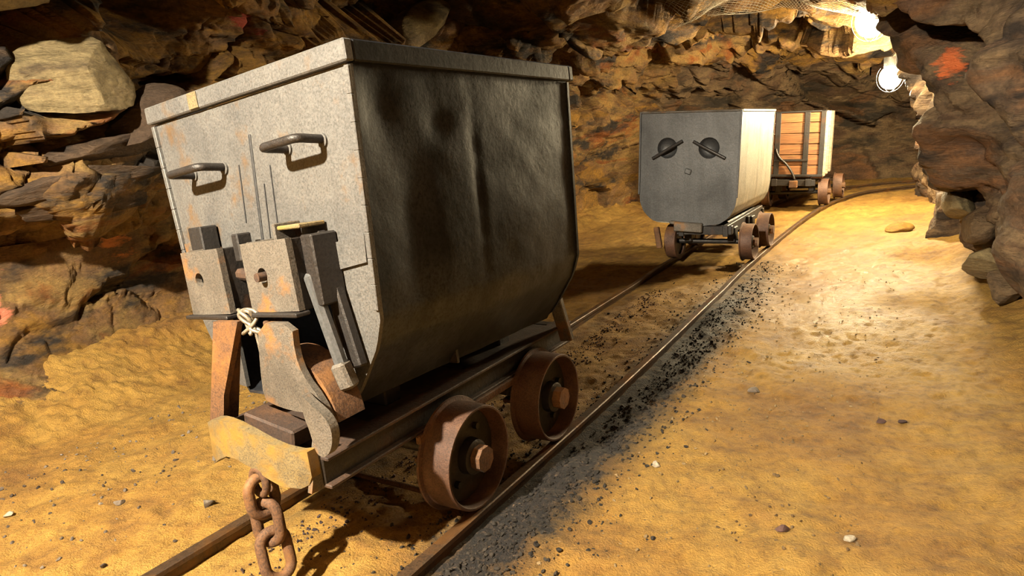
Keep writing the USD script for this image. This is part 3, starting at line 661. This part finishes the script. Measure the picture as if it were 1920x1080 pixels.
for s in (-1, 1): obj('rim_band', tub(rbox((0.026, LEN - 0.024, hr), 0.004, (s * (HW + 0.002), LEN / 2, zr))), 'steel_side_shaded', c1)
obj('label_tape', tub(rbox((0.052, 0.004, 0.05), 0.001, (-0.205, -0.021, zr))), 'ochre_plate', c1, label='strip of yellowed tape on the front rim')
# edge angle on the left of the front plate, and the worn right edge
for s in (-1, 1):
    z = np.linspace(HT - 0.066, 0.80, 10)
    pts = [(s * (half_width(a) + 0.004), -0.005, a) for a in z]
    obj('edge_strip', tub(cat_(*[bar(p, q, 0.018, 0.012, 0.002, (0, 1, 0)) for p, q in zip(pts, pts[1:])])), 'steel_tub', c1)
# weld ribs and scratches standing on the plate
for x0, z0, x1, z1, w in [(0.028, 1.34, -0.010, 0.99, 0.011), (-0.055, 1.26, -0.075, 1.08, 0.0035), (0.10, 1.24, 0.082, 1.05, 0.0035), (0.055, 1.19, 0.035, 1.02, 0.003)]:
    obj('weld_rib', tub(bar((x0, -0.001, z0), (x1, -0.001, z1), w, 0.006, 0.002, (0, 1, 0))), 'steel_dark', c1)
# handles
for xa, xb, z in [(-0.315, -0.135, 1.262), (0.196, 0.352, 1.278)]:
    h = rounded([(xa, 0.008, z - 0.006), (xa, -0.088, z), (xb, -0.088, z + 0.006), (xb, 0.008, z)], 0.022)
    p = obj('handle', tub(tube(h, 0.0125, 12)), 'dark_iron', c1, smooth=True, label='bent iron bar handle')
    for x in (xa, xb): obj('handle_foot', tub(bolt_y((x, -0.002, z - 0.003), 0.020, 0.008, 16)), 'steel_tub', p)
# lower front patches
obj('patch_plate', tub(plate_xz([(0.335, 0.995), (0.463, 1.012), (0.455, 0.935), (0.335, 0.918)], -0.010, 0.0)), 'steel_tub', c1)
obj('patch_plate', tub(plate_xz([(-0.45, 1.035), (-0.27, 1.05), (-0.25, 0.86), (-0.43, 0.84)], -0.012, 0.0)), 'rusty_plate', c1)
obj('block', tub(rbox((0.075, 0.06, 0.085), 0.004, (-0.275, -0.035, 1.045))), 'dark_iron', c1)
# coupling lugs: U-channels bolted to the tub
def lug(xc, zc, w, h, hole, pin):
    o = [(xc - w / 2, zc - h / 2), (xc + w / 2 + 0.005, zc - h / 2 + 0.005), (xc + w / 2, zc + h / 2), (xc - w / 2, zc + h / 2 - 0.004)]
    p = obj('coupling_lug', tub(plate_xz(o, -0.135, -0.115, [Point(hole).buffer(0.022)])), 'rusty_plate', c1, smooth=30)
    for s in (-1, 1):
        obj('lug_web', tub(rbox((0.014, 0.118, h * 0.98), 0.003, (xc + s * (w / 2 - 0.008), -0.058, zc))), 'dark_iron' if s > 0 else 'rusty_plate', p)
    obj('lug_lip', tub(rbox((w * 1.12, 0.05, 0.012), 0.003, (xc, -0.13, zc - h / 2 - 0.004))), 'dark_iron', p)
    if pin: obj('pin', tub(bolt_y((hole[0] + 0.008, -0.135, hole[1] - 0.002), 0.013, 0.05, 12)), 'dark_rust', p)
    return p
l1 = lug(-0.150, 0.915, 0.210, 0.205, (-0.175, 0.925), False)
l2 = lug(0.185, 0.925, 0.215, 0.205, (0.160, 0.930), True)
obj('pin_rod', tub(bar((-0.06, -0.07, 0.93), (0.085, -0.10, 0.925), 0.034, 0.034, 0.010)), 'dark_rust', c1)
obj('stop_bar', tub(rbox((0.032, 0.05, 0.085), 0.004, (-0.025, -0.06, 1.01))), 'dark_iron', c1)
obj('lug_cap', tub(rbox((0.115, 0.09, 0.012), 0.003, (0.25, -0.05, 1.055))), 'ochre_plate', c1)
obj('lug_cap', tub(rbox((0.012, 0.09, 0.10), 0.003, (0.205, -0.06, 1.02))), 'rusty_plate', c1)
obj('side_bracket', tub(rbox((0.05, 0.09, 0.20), 0.005, (0.318, -0.045, 0.93))), 'dark_iron', c1)
# lashing wire on the lug
w_ = [(0.055 + 0.03 * math.cos(t * 1.9) + 0.002 * t, -0.15 - 0.012 * math.sin(t * 2.3), 0.80 + 0.035 * math.sin(t * 1.3)) for t in np.linspace(0, 14, 80)]
w_ += [(0.09 + 0.01 * math.sin(t * 3), -0.148, 0.79 - t * 0.17) for t in np.linspace(0, 1, 20)]
obj('lashing_wire', tub(tube(w_, 0.006, 6)), 'wire_zinc', c1, smooth=True)
# legs of the A-frame under the lugs
def leg(a, b, wa, wb, y0, y1, m, name='support_leg'):
    a, b = np.array(a, float), np.array(b, float)
    return obj(name, plate_xz([(a[0] - wa / 2, a[1]), (a[0] + wa / 2, a[1]), (b[0] + wb / 2, b[1]), (b[0] - wb / 2, b[1])], y0, y1), m, c1)
def bowed(outline, y0, y1, bow, xc, w, n=2):
    m = plate_xz(outline, y0, y1)
    for _ in range(n): m = m.subdivide()
    m.vertices[:, 1] -= bow * np.clip(1 - ((m.vertices[:, 0] - xc) / w) ** 2, 0, 1)
    return m
def smooth_outline(p, n=2):
    p = np.array(p, float)
    for _ in range(n): p = np.stack([0.75 * p + 0.25 * np.roll(p, -1, 0), 0.25 * p + 0.75 * np.roll(p, -1, 0)], 1).reshape(-1, 2)
    return p
obj('support_leg', plate_xz([(-0.129, 0.806), (-0.010, 0.815), (-0.063, 0.714), (-0.142, 0.567), (-0.172, 0.46), (-0.244, 0.46), (-0.187, 0.631)], -0.165, -0.145), 'rusty', c1)
obj('support_leg', bowed(smooth_outline([(0.104, 0.826), (0.248, 0.835), (0.243, 0.746), (0.262, 0.686), (0.312, 0.624), (0.338, 0.560), (0.28, 0.580), (0.192, 0.577), (0.113, 0.583), (0.070, 0.593), (0.078, 0.70)], 1), -0.170, -0.150, 0.012, 0.18, 0.16), 'rusty_plate', c1, smooth=40)
for (a, b) in [((-0.10, 0.80), (-0.205, 0.46)), ((0.09, 0.82), (0.085, 0.60))]:
    obj('leg_flange', bar((a[0], -0.12, a[1]), (b[0], -0.12, b[1]), 0.014, 0.06, 0.003, (0, 1, 0)), 'rusty', c1)
for s in (-1, 1): obj('rear_leg', bar((s * 0.30 - 0.01, 1.16, 0.68), (s * 0.33, 1.22, 0.38), 0.06, 0.03, 0.004, (0, 1, 0)), 'rusty_plate', c1)
# curved shoe and drum plate on the right of the frame
obj('shoe', bowed(smooth_outline([(0.268, 0.650), (0.315, 0.634), (0.362, 0.605), (0.381, 0.561), (0.372, 0.505), (0.345, 0.478), (0.312, 0.487), (0.300, 0.546), (0.268, 0.590)], 2), -0.200, -0.172, 0.018, 0.33, 0.07), 'rusty_plate', c1, smooth=40)
t_ = np.linspace(-0.25, 1.45, 22)
dr = [(0.150 + 0.165 * math.sin(t), -0.095, 0.525 + 0.180 * math.cos(t)) for t in t_]
obj('drum_plate', ribbon(dr, (0, 1, 0), 0.10, 0.050), 'rusty', c1, smooth=50, label='rust-red curved guard band')
# prop rod leaning from the lug to the chassis, with a dark bar as its shadow on the plate
obj('prop_rod', bar((0.238, -0.09, 0.955), (0.318, -0.08, 0.655), 0.036, 0.036, 0.010), 'steel_grey', c1)
obj('prop_socket', bar((0.305, -0.085, 0.70), (0.328, -0.078, 0.625), 0.05, 0.046, 0.008), 'rusty_plate', c1)
obj('slide_bar', tub(bar((0.285, -0.022, 1.03), (0.365, -0.022, 0.64), 0.05, 0.032, 0.005, (0, 1, 0))), 'dark_iron', c1)  # dark bar painted in for the shadow of the prop rod
# chassis
for s in (-1, 1):
    o = obj('chassis_beam', bar((s * 0.235 + 0.02, -0.165, 0.395), (s * 0.235 + 0.03, 1.32, 0.395), 0.03, 0.085, 0.004), 'dark_iron', c1)
    obj('beam_flange', bar((s * 0.235 + 0.02, -0.165, 0.437), (s * 0.235 + 0.03, 1.32, 0.437), 0.075, 0.012, 0.003), 'dark_rust', o)
    obj('beam_flange', bar((s * 0.235 + 0.02, -0.165, 0.352), (s * 0.235 + 0.03, 1.32, 0.352), 0.075, 0.012, 0.003), 'dark_rust', o)
for y in (-0.14, 0.12, 0.64, 1.28): obj('cross_beam', rbox((0.44, 0.06, 0.075), 0.005, (0.025, y, 0.395)), 'dark_iron', c1)
obj('deck_plate', rbox((0.42, 1.36, 0.012), 0.003, (0.027, 0.57, 0.425)), 'dark_rust', c1)
obj('saddle', rbox((0.30, 0.08, 0.07), 0.006, (0.02, 0.25, 0.465)), 'dark_iron', c1)
obj('saddle', rbox((0.30, 0.08, 0.07), 0.006, (0.02, 0.95, 0.460)), 'dark_iron', c1)
# buffer: a thick plate with an arched edge, bowed forward
bo = np.array([(-0.188, 0.488), (-0.150, 0.506), (-0.104, 0.518), (-0.060, 0.522), (-0.010, 0.520), (0.050, 0.508), (0.110, 0.490), (0.170, 0.474), (0.225, 0.468), (0.262, 0.474), (0.266, 0.400), (0.250, 0.372), (0.222, 0.358), (0.154, 0.356), (0.090, 0.378), (0.030, 0.398), (-0.030, 0.408), (-0.087, 0.402), (-0.140, 0.378), (-0.195, 0.346)])
bm = bowed(bo, -0.205, -0.172, 0.030, 0.03, 0.22)
bf = obj('buffer', bm, 'ochre_plate', c1, smooth=40, label='curved ochre-yellow buffer plate at the foot of the cart')
obj('buffer_gusset', plate_yz([(-0.21, 0.35), (-0.16, 0.52), (-0.10, 0.40), (-0.12, 0.34)], 0.245, 0.262), 'rusty_plate', bf)
obj('buffer_gusset', plate_yz([(-0.21, 0.36), (-0.16, 0.48), (-0.10, 0.40), (-0.12, 0.35)], -0.195, -0.18), 'rusty_plate', bf)
obj('buffer_block', rbox((0.22, 0.08, 0.055), 0.006, (0.06, -0.135, 0.49), rotmat([0, 1, 0], 0.12)), 'dark_rust', bf)
obj('tow_eye', tube([(0.055 + 0.03 * math.cos(t), -0.225, 0.350 + 0.04 * math.sin(t)) for t in np.linspace(0, 2 * np.pi, 20, endpoint=False)], 0.012, 8, closed=True), 'rusty', bf, smooth=True)
# wheels, axles, axle boxes
WR, WW, WZ = 0.181, 0.120, 0.217
for k, y in enumerate((0.375, 0.955)):
    obj('axle', tube([(-0.34, y, WZ), (0.41, y, WZ)], 0.026, 14), 'dark_iron', c1)
    for s in (-1, 1):
        add_wheel(c1, (0.038 + s * 0.380, y, WZ), s, WR, WW, 0.4 + k)
        ab = obj('axle_box', rbox((0.09, 0.13, 0.15), 0.010, (0.03 + s * 0.205, y, 0.285)), 'dark_iron', c1)
        obj('axle_strap', rbox((0.10, 0.16, 0.018), 0.004, (0.03 + s * 0.205, y, 0.20)), 'rusty', ab)
obj('brake_bar', bar((0.30, 0.20, 0.335), (0.30, 1.15, 0.335), 0.02, 0.03, 0.004), 'rusty', c1)

# chain
ch = thing('coupling_chain', 'heavy rusty three-link chain hanging from the front buffer of the nearest cart', 'chain', (0.06, -0.25, -0.04))
def link(c, L, Wd, r, d, side):
    d = np.array(d, float); d /= np.linalg.norm(d); s = np.array(side, float); s -= d * (s @ d); s /= np.linalg.norm(s)
    h = L / 2 - Wd / 2; pts = []
    for t in np.linspace(0, np.pi, 12): pts.append(d * (h + Wd / 2 * math.sin(t)) + s * (Wd / 2 * math.cos(t)))
    for t in np.linspace(np.pi, 2 * np.pi, 12): pts.append(d * (-h + Wd / 2 * math.sin(t)) + s * (Wd / 2 * math.cos(t)))
    return tube(np.array(c) + np.array(pts), r, 10, closed=True)
for c, L, d, s in [((0.055, -0.225, 0.305), 0.115, (0.1, 0, -1), (0.15, 1, 0)), ((0.066, -0.228, 0.222), 0.125, (0.12, -0.05, -1), (1, 0.35, 0)), ((0.088, -0.235, 0.126), 0.140, (0.28, -0.1, -1), (0.35, 1, 0.1))]:
    obj('link', link(c, L, 0.075, 0.0165, d, s), 'rusty', ch, smooth=True)

# ------------------------------------------------------------------ second cart
G2 = 0.02
c2 = thing('mine_cart', 'smooth grey steel cart with two round dents and slanting rods, second in line', 'mine cart', (-0.04, 5.3, G2))
T2 = rotmat([0, 1, 0], 0.062); O2 = np.array([-0.175, 4.62, 0.9])
def tub2(m):
    m = m.copy(); m.vertices = (m.vertices - [0, 0, 0.9]) @ T2.T + O2
    return m
H2, L2 = 1.425, 1.42
def hw2(z): return np.interp(z, [0.43, 0.445, 0.475, 0.52, 0.60, 0.70, 1.425], [0.28, 0.31, 0.35, 0.395, 0.432, 0.445, 0.445])
z2 = np.concatenate([np.linspace(H2, 0.62, 26), np.linspace(0.60, 0.43, 14)])
h2 = np.vstack([np.column_stack([hw2(z2), z2]), np.column_stack([np.linspace(0.25, 0, 6), np.full(6, 0.425)])])
SP2 = np.vstack([h2, (h2[::-1] * [-1, 1])[1:]])
obj('side_shell', tub2(sheet(SP2, 0.012, L2, 40, 0.010, lambda P: 0.004 * noise(P, 3, 61, 3) * np.clip(np.minimum(P[..., 1], L2 - P[..., 1]) / 0.05, 0, 1))), 'steel_pale', c2, smooth=40)
z2b = np.concatenate([np.linspace(H2, 0.62, 8), np.linspace(0.59, 0.44, 9)])
o2 = np.vstack([np.column_stack([hw2(z2b) + 0.004, z2b]), [[0.1, 0.405], [-0.0, 0.42]]]); o2 = np.vstack([o2, [[-0.1, 0.435], [-0.25, 0.44]], (o2[:-2][::-1] * [-1, 1])])
DX = (-0.19, 0.185)
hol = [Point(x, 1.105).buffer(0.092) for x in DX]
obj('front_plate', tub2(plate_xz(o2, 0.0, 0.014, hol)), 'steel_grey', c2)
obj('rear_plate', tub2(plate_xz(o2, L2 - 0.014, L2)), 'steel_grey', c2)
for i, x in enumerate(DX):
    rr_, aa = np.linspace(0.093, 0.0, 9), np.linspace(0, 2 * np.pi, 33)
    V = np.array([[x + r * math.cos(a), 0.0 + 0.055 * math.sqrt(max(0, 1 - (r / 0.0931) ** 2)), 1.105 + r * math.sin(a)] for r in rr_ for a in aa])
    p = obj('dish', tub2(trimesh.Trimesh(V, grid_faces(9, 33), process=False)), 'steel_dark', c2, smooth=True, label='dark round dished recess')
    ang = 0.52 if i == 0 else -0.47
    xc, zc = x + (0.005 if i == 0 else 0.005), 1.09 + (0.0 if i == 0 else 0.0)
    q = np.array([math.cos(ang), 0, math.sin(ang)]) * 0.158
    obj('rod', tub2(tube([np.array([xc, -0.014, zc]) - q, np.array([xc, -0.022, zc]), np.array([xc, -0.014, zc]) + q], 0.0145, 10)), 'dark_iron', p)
for s in (-1, 1): obj('edge_strip', tub2(bar((s * 0.447, -0.004, 0.68), (s * 0.447, -0.004, H2), 0.016, 0.02, 0.003, (0, 1, 0))), 'steel_grey', c2)
obj('rim_band', tub2(rbox((0.90, 0.02, 0.016), 0.003, (0, -0.003, H2 - 0.006))), 'rusty_plate', c2)
for s in (-1, 1): obj('rim_band', tub2(rbox((0.02, L2 - 0.03, 0.02), 0.003, (s * 0.446, L2 / 2 + 0.01, H2 - 0.006))), 'steel_pale', c2)
obj('coupling_plate', rbox((0.26, 0.05, 0.085), 0.008, (-0.17, 4.60, 0.40), rotmat([0, 1, 0], 0.06)), 'rusty_plate', c2)
obj('front_lip', tub2(bar((-0.14, -0.012, 0.437), (0.13, -0.012, 0.418), 0.03, 0.045, 0.008, (0, 1, 0))), 'rusty_plate', c2)
obj('nose_block', tub2(rbox((0.06, 0.02, 0.05), 0.008, (0.01, -0.006, 0.90), rotmat([0, 1, 0], 0.3))), 'steel_grey', c2)
obj('side_hook', bar((-0.47, 4.60, 0.40), (-0.45, 4.62, 0.20), 0.05, 0.04, 0.006, (0, 1, 0)), 'rusty', c2)
for s in (-1, 1): obj('chassis_beam', bar((-0.045 + s * 0.20, 4.62, 0.34 + G2), (-0.035 + s * 0.20, 6.0, 0.36 + G2), 0.05, 0.10, 0.005), 'dark_iron', c2)
for y in (4.66, 5.3, 5.95): obj('cross_beam', rbox((0.50, 0.06, 0.08), 0.005, (-0.04, y, 0.345 + G2)), 'dark_iron', c2)
obj('tub_cradle', rbox((0.42, 1.1, 0.05), 0.01, (-0.06, 5.3, 0.405)), 'dark_iron', c2)
for k, y in enumerate((4.88, 5.44)):
    zc = gz(y) + 0.165; xc = rr_x(y) - GAUGE / 2
    obj('axle', tube([(xc - 0.36, y, zc), (xc + 0.36, y, zc)], 0.024, 12), 'dark_iron', c2)
    for s in (-1, 1):
        add_wheel(c2, (xc + s * 0.40, y, zc), s, 0.162, 0.11, 0.2 + k, 'wheel_rust')
        obj('axle_box', rbox((0.07, 0.12, 0.14), 0.008, (xc + s * 0.2, y, zc + 0.07)), 'dark_iron', c2)

# ------------------------------------------------------------------ third cart: wooden box with iron straps
c3 = thing('mine_cart', 'orange wooden plank cart with dark iron straps, farthest on the track', 'mine cart', (0.18, 8.3, 0.22))
T3 = rotmat([0, 0, 1], 0.04) @ rotmat([0, 1, 0], 0.045); O3 = np.array([0.165, 7.75, 0.22])
def t3(m):
    m = m.copy(); m.vertices = m.vertices @ T3.T + O3
    return m
W3, L3, Z0, Z1 = 0.70, 0.95, 0.375, 1.16
ph = (Z1 - Z0) / 6
for k in range(6):
    zc = Z0 + (k + 0.5) * ph
    jit = random.uniform(-0.003, 0.003)
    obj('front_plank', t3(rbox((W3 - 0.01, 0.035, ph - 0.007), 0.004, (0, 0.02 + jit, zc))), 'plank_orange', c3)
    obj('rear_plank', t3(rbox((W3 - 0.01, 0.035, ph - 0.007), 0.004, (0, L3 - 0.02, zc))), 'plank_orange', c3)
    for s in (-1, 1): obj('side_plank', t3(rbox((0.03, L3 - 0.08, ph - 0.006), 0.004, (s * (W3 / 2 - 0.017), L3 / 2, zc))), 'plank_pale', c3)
for k in range(5): obj('floor_plank', t3(rbox((W3 / 5 - 0.006, L3 - 0.06, 0.03), 0.003, (-W3 / 2 + (k + 0.5) * W3 / 5, L3 / 2, Z0 - 0.017))), 'plank_orange', c3)
for x in (-0.19, 0.145): obj('iron_strap', t3(rbox((0.062, 0.014, Z1 - Z0 + 0.01), 0.003, (x, -0.007, (Z0 + Z1) / 2))), 'dark_iron', c3)
for s in (-1, 1):
    obj('corner_iron', t3(rbox((0.055, 0.014, Z1 - Z0 + 0.02), 0.003, (s * (W3 / 2 - 0.025), -0.007, (Z0 + Z1) / 2))), 'dark_iron', c3)
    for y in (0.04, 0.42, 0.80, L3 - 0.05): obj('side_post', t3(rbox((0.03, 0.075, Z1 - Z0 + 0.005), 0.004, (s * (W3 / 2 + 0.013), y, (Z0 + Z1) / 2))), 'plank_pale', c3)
obj('rim_iron', t3(rbox((W3 + 0.02, 0.02, 0.02), 0.003, (0, -0.004, Z1))), 'dark_iron', c3)
obj('sill_iron', t3(rbox((W3 + 0.01, 0.03, 0.03), 0.003, (0, -0.012, Z0 + 0.005))), 'dark_iron', c3)
obj('cross_strap', t3(rbox((0.40, 0.012, 0.028), 0.003, (-0.02, -0.018, Z0 + 0.195))), 'dark_iron', c3)
cur = [(-0.20, -0.022, Z0 + 0.34), (-0.16, -0.03, Z0 + 0.24), (-0.07, -0.034, Z0 + 0.15), (0.0, -0.036, Z0 + 0.05), (0.04, -0.04, Z0 - 0.04)]
obj('brake_lever', t3(tube(PchipInterpolator(range(5), np.array(cur))(np.linspace(0, 4, 20)), 0.014, 8)), 'dark_iron', c3, smooth=True)
for s in (-1, 1): obj('chassis_beam', t3(rbox((0.07, L3 + 0.12, 0.09), 0.006, (s * 0.20, L3 / 2, Z0 - 0.082))), 'dark_iron', c3)
for y in (0.0, L3): obj('headstock', t3(rbox((0.56, 0.07, 0.08), 0.006, (0, y - 0.0, Z0 - 0.085))), 'dark_iron', c3)
obj('coupling_block', t3(rbox((0.10, 0.06, 0.09), 0.008, (0.03, -0.055, Z0 - 0.10))), 'rusty', c3)
for k, y in enumerate((7.92, 8.56)):
    xc = rr_x(y) - GAUGE / 2; zc = gz(y) + 0.162
    obj('axle', tube([(xc - 0.36, y, zc), (xc + 0.36, y, zc)], 0.024, 12), 'dark_iron', c3)
    for s in (-1, 1):
        add_wheel(c3, (xc + s * 0.40, y, zc), s, 0.160, 0.11, 0.3 + k, 'wheel_rust', small=True)
        obj('axle_box', rbox((0.07, 0.11, 0.10), 0.008, (xc + s * 0.2, y, zc + 0.06)), 'dark_iron', c3)

# ------------------------------------------------------------------ lamps
LAB = ['bare mine lamp hanging from the ceiling behind the viewer', 'glaring mine lamp hung high by the near rock pillar, upper of the two', 'glaring mine lamp lower down the tunnel, beside the far bend']
for i, (pos, r, s, col) in enumerate(LAMPS):
    p = np.array(pos)
    t = thing('mine_lamp', LAB[i], 'lamp', p - [0, 0, r])
    g = trimesh.creation.icosphere(subdivisions=3, radius=r); g.vertices = g.vertices * [1, 1, 1.15] + p
    obj('globe', g, 'lamp_glow_%d' % i, t, smooth=True)
    cp = trimesh.creation.cylinder(radius=r * 0.62, height=r * 0.9, sections=20); cp.vertices += p + [0, 0, r * 1.5]
    obj('holder', cp, 'lamp_metal', t)
    top = p + np.array([0.0, 0.0, 0.20 + 2.0 * r]) if i == 0 else p + np.array([0.12, 0.02, 2.0 * r + 0.12])
    obj('cable', tube([p + [0, 0, r * 1.9], (p + [0, 0, r * 2.4] + top) / 2, top], 0.008, 8), 'black_rubber', t)
    for k in range(3):
        a = k * np.pi / 3
        obj('cage_wire', tube([p + [1.22 * r * math.cos(a) * math.cos(q), 1.22 * r * math.sin(a) * math.cos(q), 1.4 * r * math.sin(q)] for q in np.linspace(np.pi * 0.75, np.pi * 2.25, 22)], 0.0028, 5), 'lamp_metal', t, smooth=True)

# ------------------------------------------------------------------ wire mesh pinned under the ceiling
def mesh_wires():
    iu0, iu1 = np.searchsorted(us, at_y(5.0)), np.searchsorted(us, at_y(6.2))
    j0, j1 = np.searchsorted(vs, 10.3), np.searchsorted(vs, 13.4)
    from scipy.ndimage import maximum_filter
    Dm = gaussian_filter(maximum_filter(D, 5), 2) + 0.008
    S = (GP + NRM * Dm[..., None])[iu0:iu1, j0:j1]
    nu, nv = S.shape[:2]
    lu = np.linalg.norm(S[-1, nv // 2] - S[0, nv // 2]); lv = np.linalg.norm(np.diff(S[nu // 2], axis=0), axis=1).sum()
    cell = 0.05
    out = []
    from scipy.ndimage import map_coordinates
    for sg in (1, -1):
        k0, k1 = (-int(lv / cell), int(lu / cell)) if sg > 0 else (0, int((lu + lv) / cell))
        for k in range(k0, k1 + 1):
            b = np.arange(0, lv, 0.05); a = k * cell + sg * b
            ok = (a >= 0) & (a <= lu)
            if ok.sum() < 4: continue
            a, b = a[ok], b[ok]
            cu, cv = a / lu * (nu - 1), b / lv * (nv - 1)
            out.append(tube(np.stack([map_coordinates(S[..., q], [cu, cv], order=1) for q in range(3)], -1), 0.0018, 4))
    return cat_(*out)
wm = thing('wire_mesh', 'pale galvanised wire mesh pinned across the ceiling in front of the upper lamp', 'wire mesh', (-0.5, 4.9, 2.4))
obj('netting', mesh_wires(), 'wire_zinc', wm, smooth=True, kind='stuff')

# ------------------------------------------------------------------ loose stones and gravel
def stone(name_label, x, y, s, seed, m, rz=0.0, sub=3, sink=0.3, group=None):
    b = boulder(s, seed, sub, cuts=8)
    z = floor_z(x, y) + s[2] * (1 - sink)
    return obj('stone', put(b, (x, y, z - s[2] * 0.25), rotmat([0, 0, 1], rz)), m, smooth=30, label=name_label, cat='stone', group=group)
stone('dark reddish stone lying alone on the dirt near the bottom edge, right of the centre', 1.33, 0.73, (0.030, 0.016, 0.014), 71, 'stone_dark', 0.7)
stone('flat yellow rock on the path at the foot of the right rock wall', 1.42, 6.5, (0.15, 0.11, 0.06), 72, 'stone_yellow', 0.3)
stone('small pale stone on the dirt in front of the cart shadow edge', 0.82, 0.98, (0.020, 0.018, 0.012), 73, 'stone_pale', 0.2)
stone('pale chipped stone near the bottom edge of the path', 1.52, 0.77, (0.022, 0.015, 0.011), 74, 'stone_pale', 0.9)
stone('dark pebble lying left of its twin on the right of the path', 1.55, 1.74, (0.022, 0.014, 0.012), 75, 'stone_dark', 0.5)
stone('reddish pebble lying right of its darker twin on the path', 1.63, 1.77, (0.019, 0.013, 0.010), 76, 'stone_dark', 0.1)
stone('grey stone lying close beside the left rail', -0.62, -0.01, (0.030, 0.026, 0.022), 77, 'stone_grey', 0.4)
stone('grey stone half sunk in the dirt at left, between wall and rail', -0.97, -0.16, (0.026, 0.020, 0.014), 78, 'stone_grey', 1.0)
stone('white stone at the far left edge of the dirt', -1.32, -0.41, (0.024, 0.016, 0.014), 79, 'stone_pale', 0.2)
stone('brown clod in the middle of the lit path', 0.98, 1.95, (0.035, 0.025, 0.016), 82, 'stone_grey', 0.9)

# gravel: thousands of chips of ballast and grit
def gravel(n, seed, pick, smin, smax, mtl, label):
    r = np.random.default_rng(seed)
    base = [boulder((1, 1, 0.7), 200 + k, 1, cuts=6) for k in range(6)]
    V, F, o = [], [], 0
    x, y = pick(r, n)
    for xx, yy in zip(x, y):
        if min(abs(xx - rr_x(yy)), abs(xx - rr_x(yy) + GAUGE)) < 0.05: continue
        b = base[r.integers(6)]; s = smin * (smax / smin) ** (r.random() ** 1.8)
        Rz = rotmat([r.normal(), r.normal(), 1], r.uniform(0, 6.28))
        v = (b.vertices * s * r.uniform(0.7, 1.3, 3)) @ Rz.T
        i, j = min(max(np.searchsorted(xs, xx), 1), len(xs) - 1), min(max(np.searchsorted(ys, yy), 1), len(ys) - 1)
        V.append(v + [xx, yy, Z[i, j] + s * 0.25]); F.append(b.faces + o); o += len(v)
    obj('gravel', (np.vstack(V), np.vstack(F)), mtl, smooth=False, label=label, cat='gravel', kind='stuff')
def near_rail(r, n):
    y = -0.6 + 5.6 * r.random(n * 3) ** 1.5; x = rr_x(y) + r.normal(0.10, 0.21, n * 3)
    k = r.random(n * 3) < gravel_shade_mask(x, y) * 1.0
    return x[k][:n], y[k][:n]
def near_left(r, n):
    y = -0.7 + 4.5 * r.random(n); x = rr_x(y) - GAUGE + 0.16 + np.abs(r.normal(0, 0.13, n))
    return x, y
def open_path(r, n):
    y = -0.7 + 5.5 * r.random(n) ** 1.4; x = r.uniform(0.7, 1.55, n)
    return x, y
def left_dirt(r, n):
    y = -0.8 + 3.0 * r.random(n); x = -0.5 - 1.3 * r.random(n) ** 0.7
    return x, y
gravel(5200, 301, near_rail, 0.0028, 0.011, 'stone_ballast_shaded', 'angular ballast chips along the right-hand rail, darkened for the cart shadow')
gravel(1500, 302, near_left, 0.003, 0.009, 'stone_dark', 'brown grit strewn along the inside of the left-hand rail')
gravel(1100, 303, open_path, 0.0025, 0.009, 'stone_ochre', 'pale grit strewn over the footpath on the right')
gravel(700, 304, left_dirt, 0.003, 0.012, 'stone_grey', 'scattered grit on the dirt between the left wall and the rail')
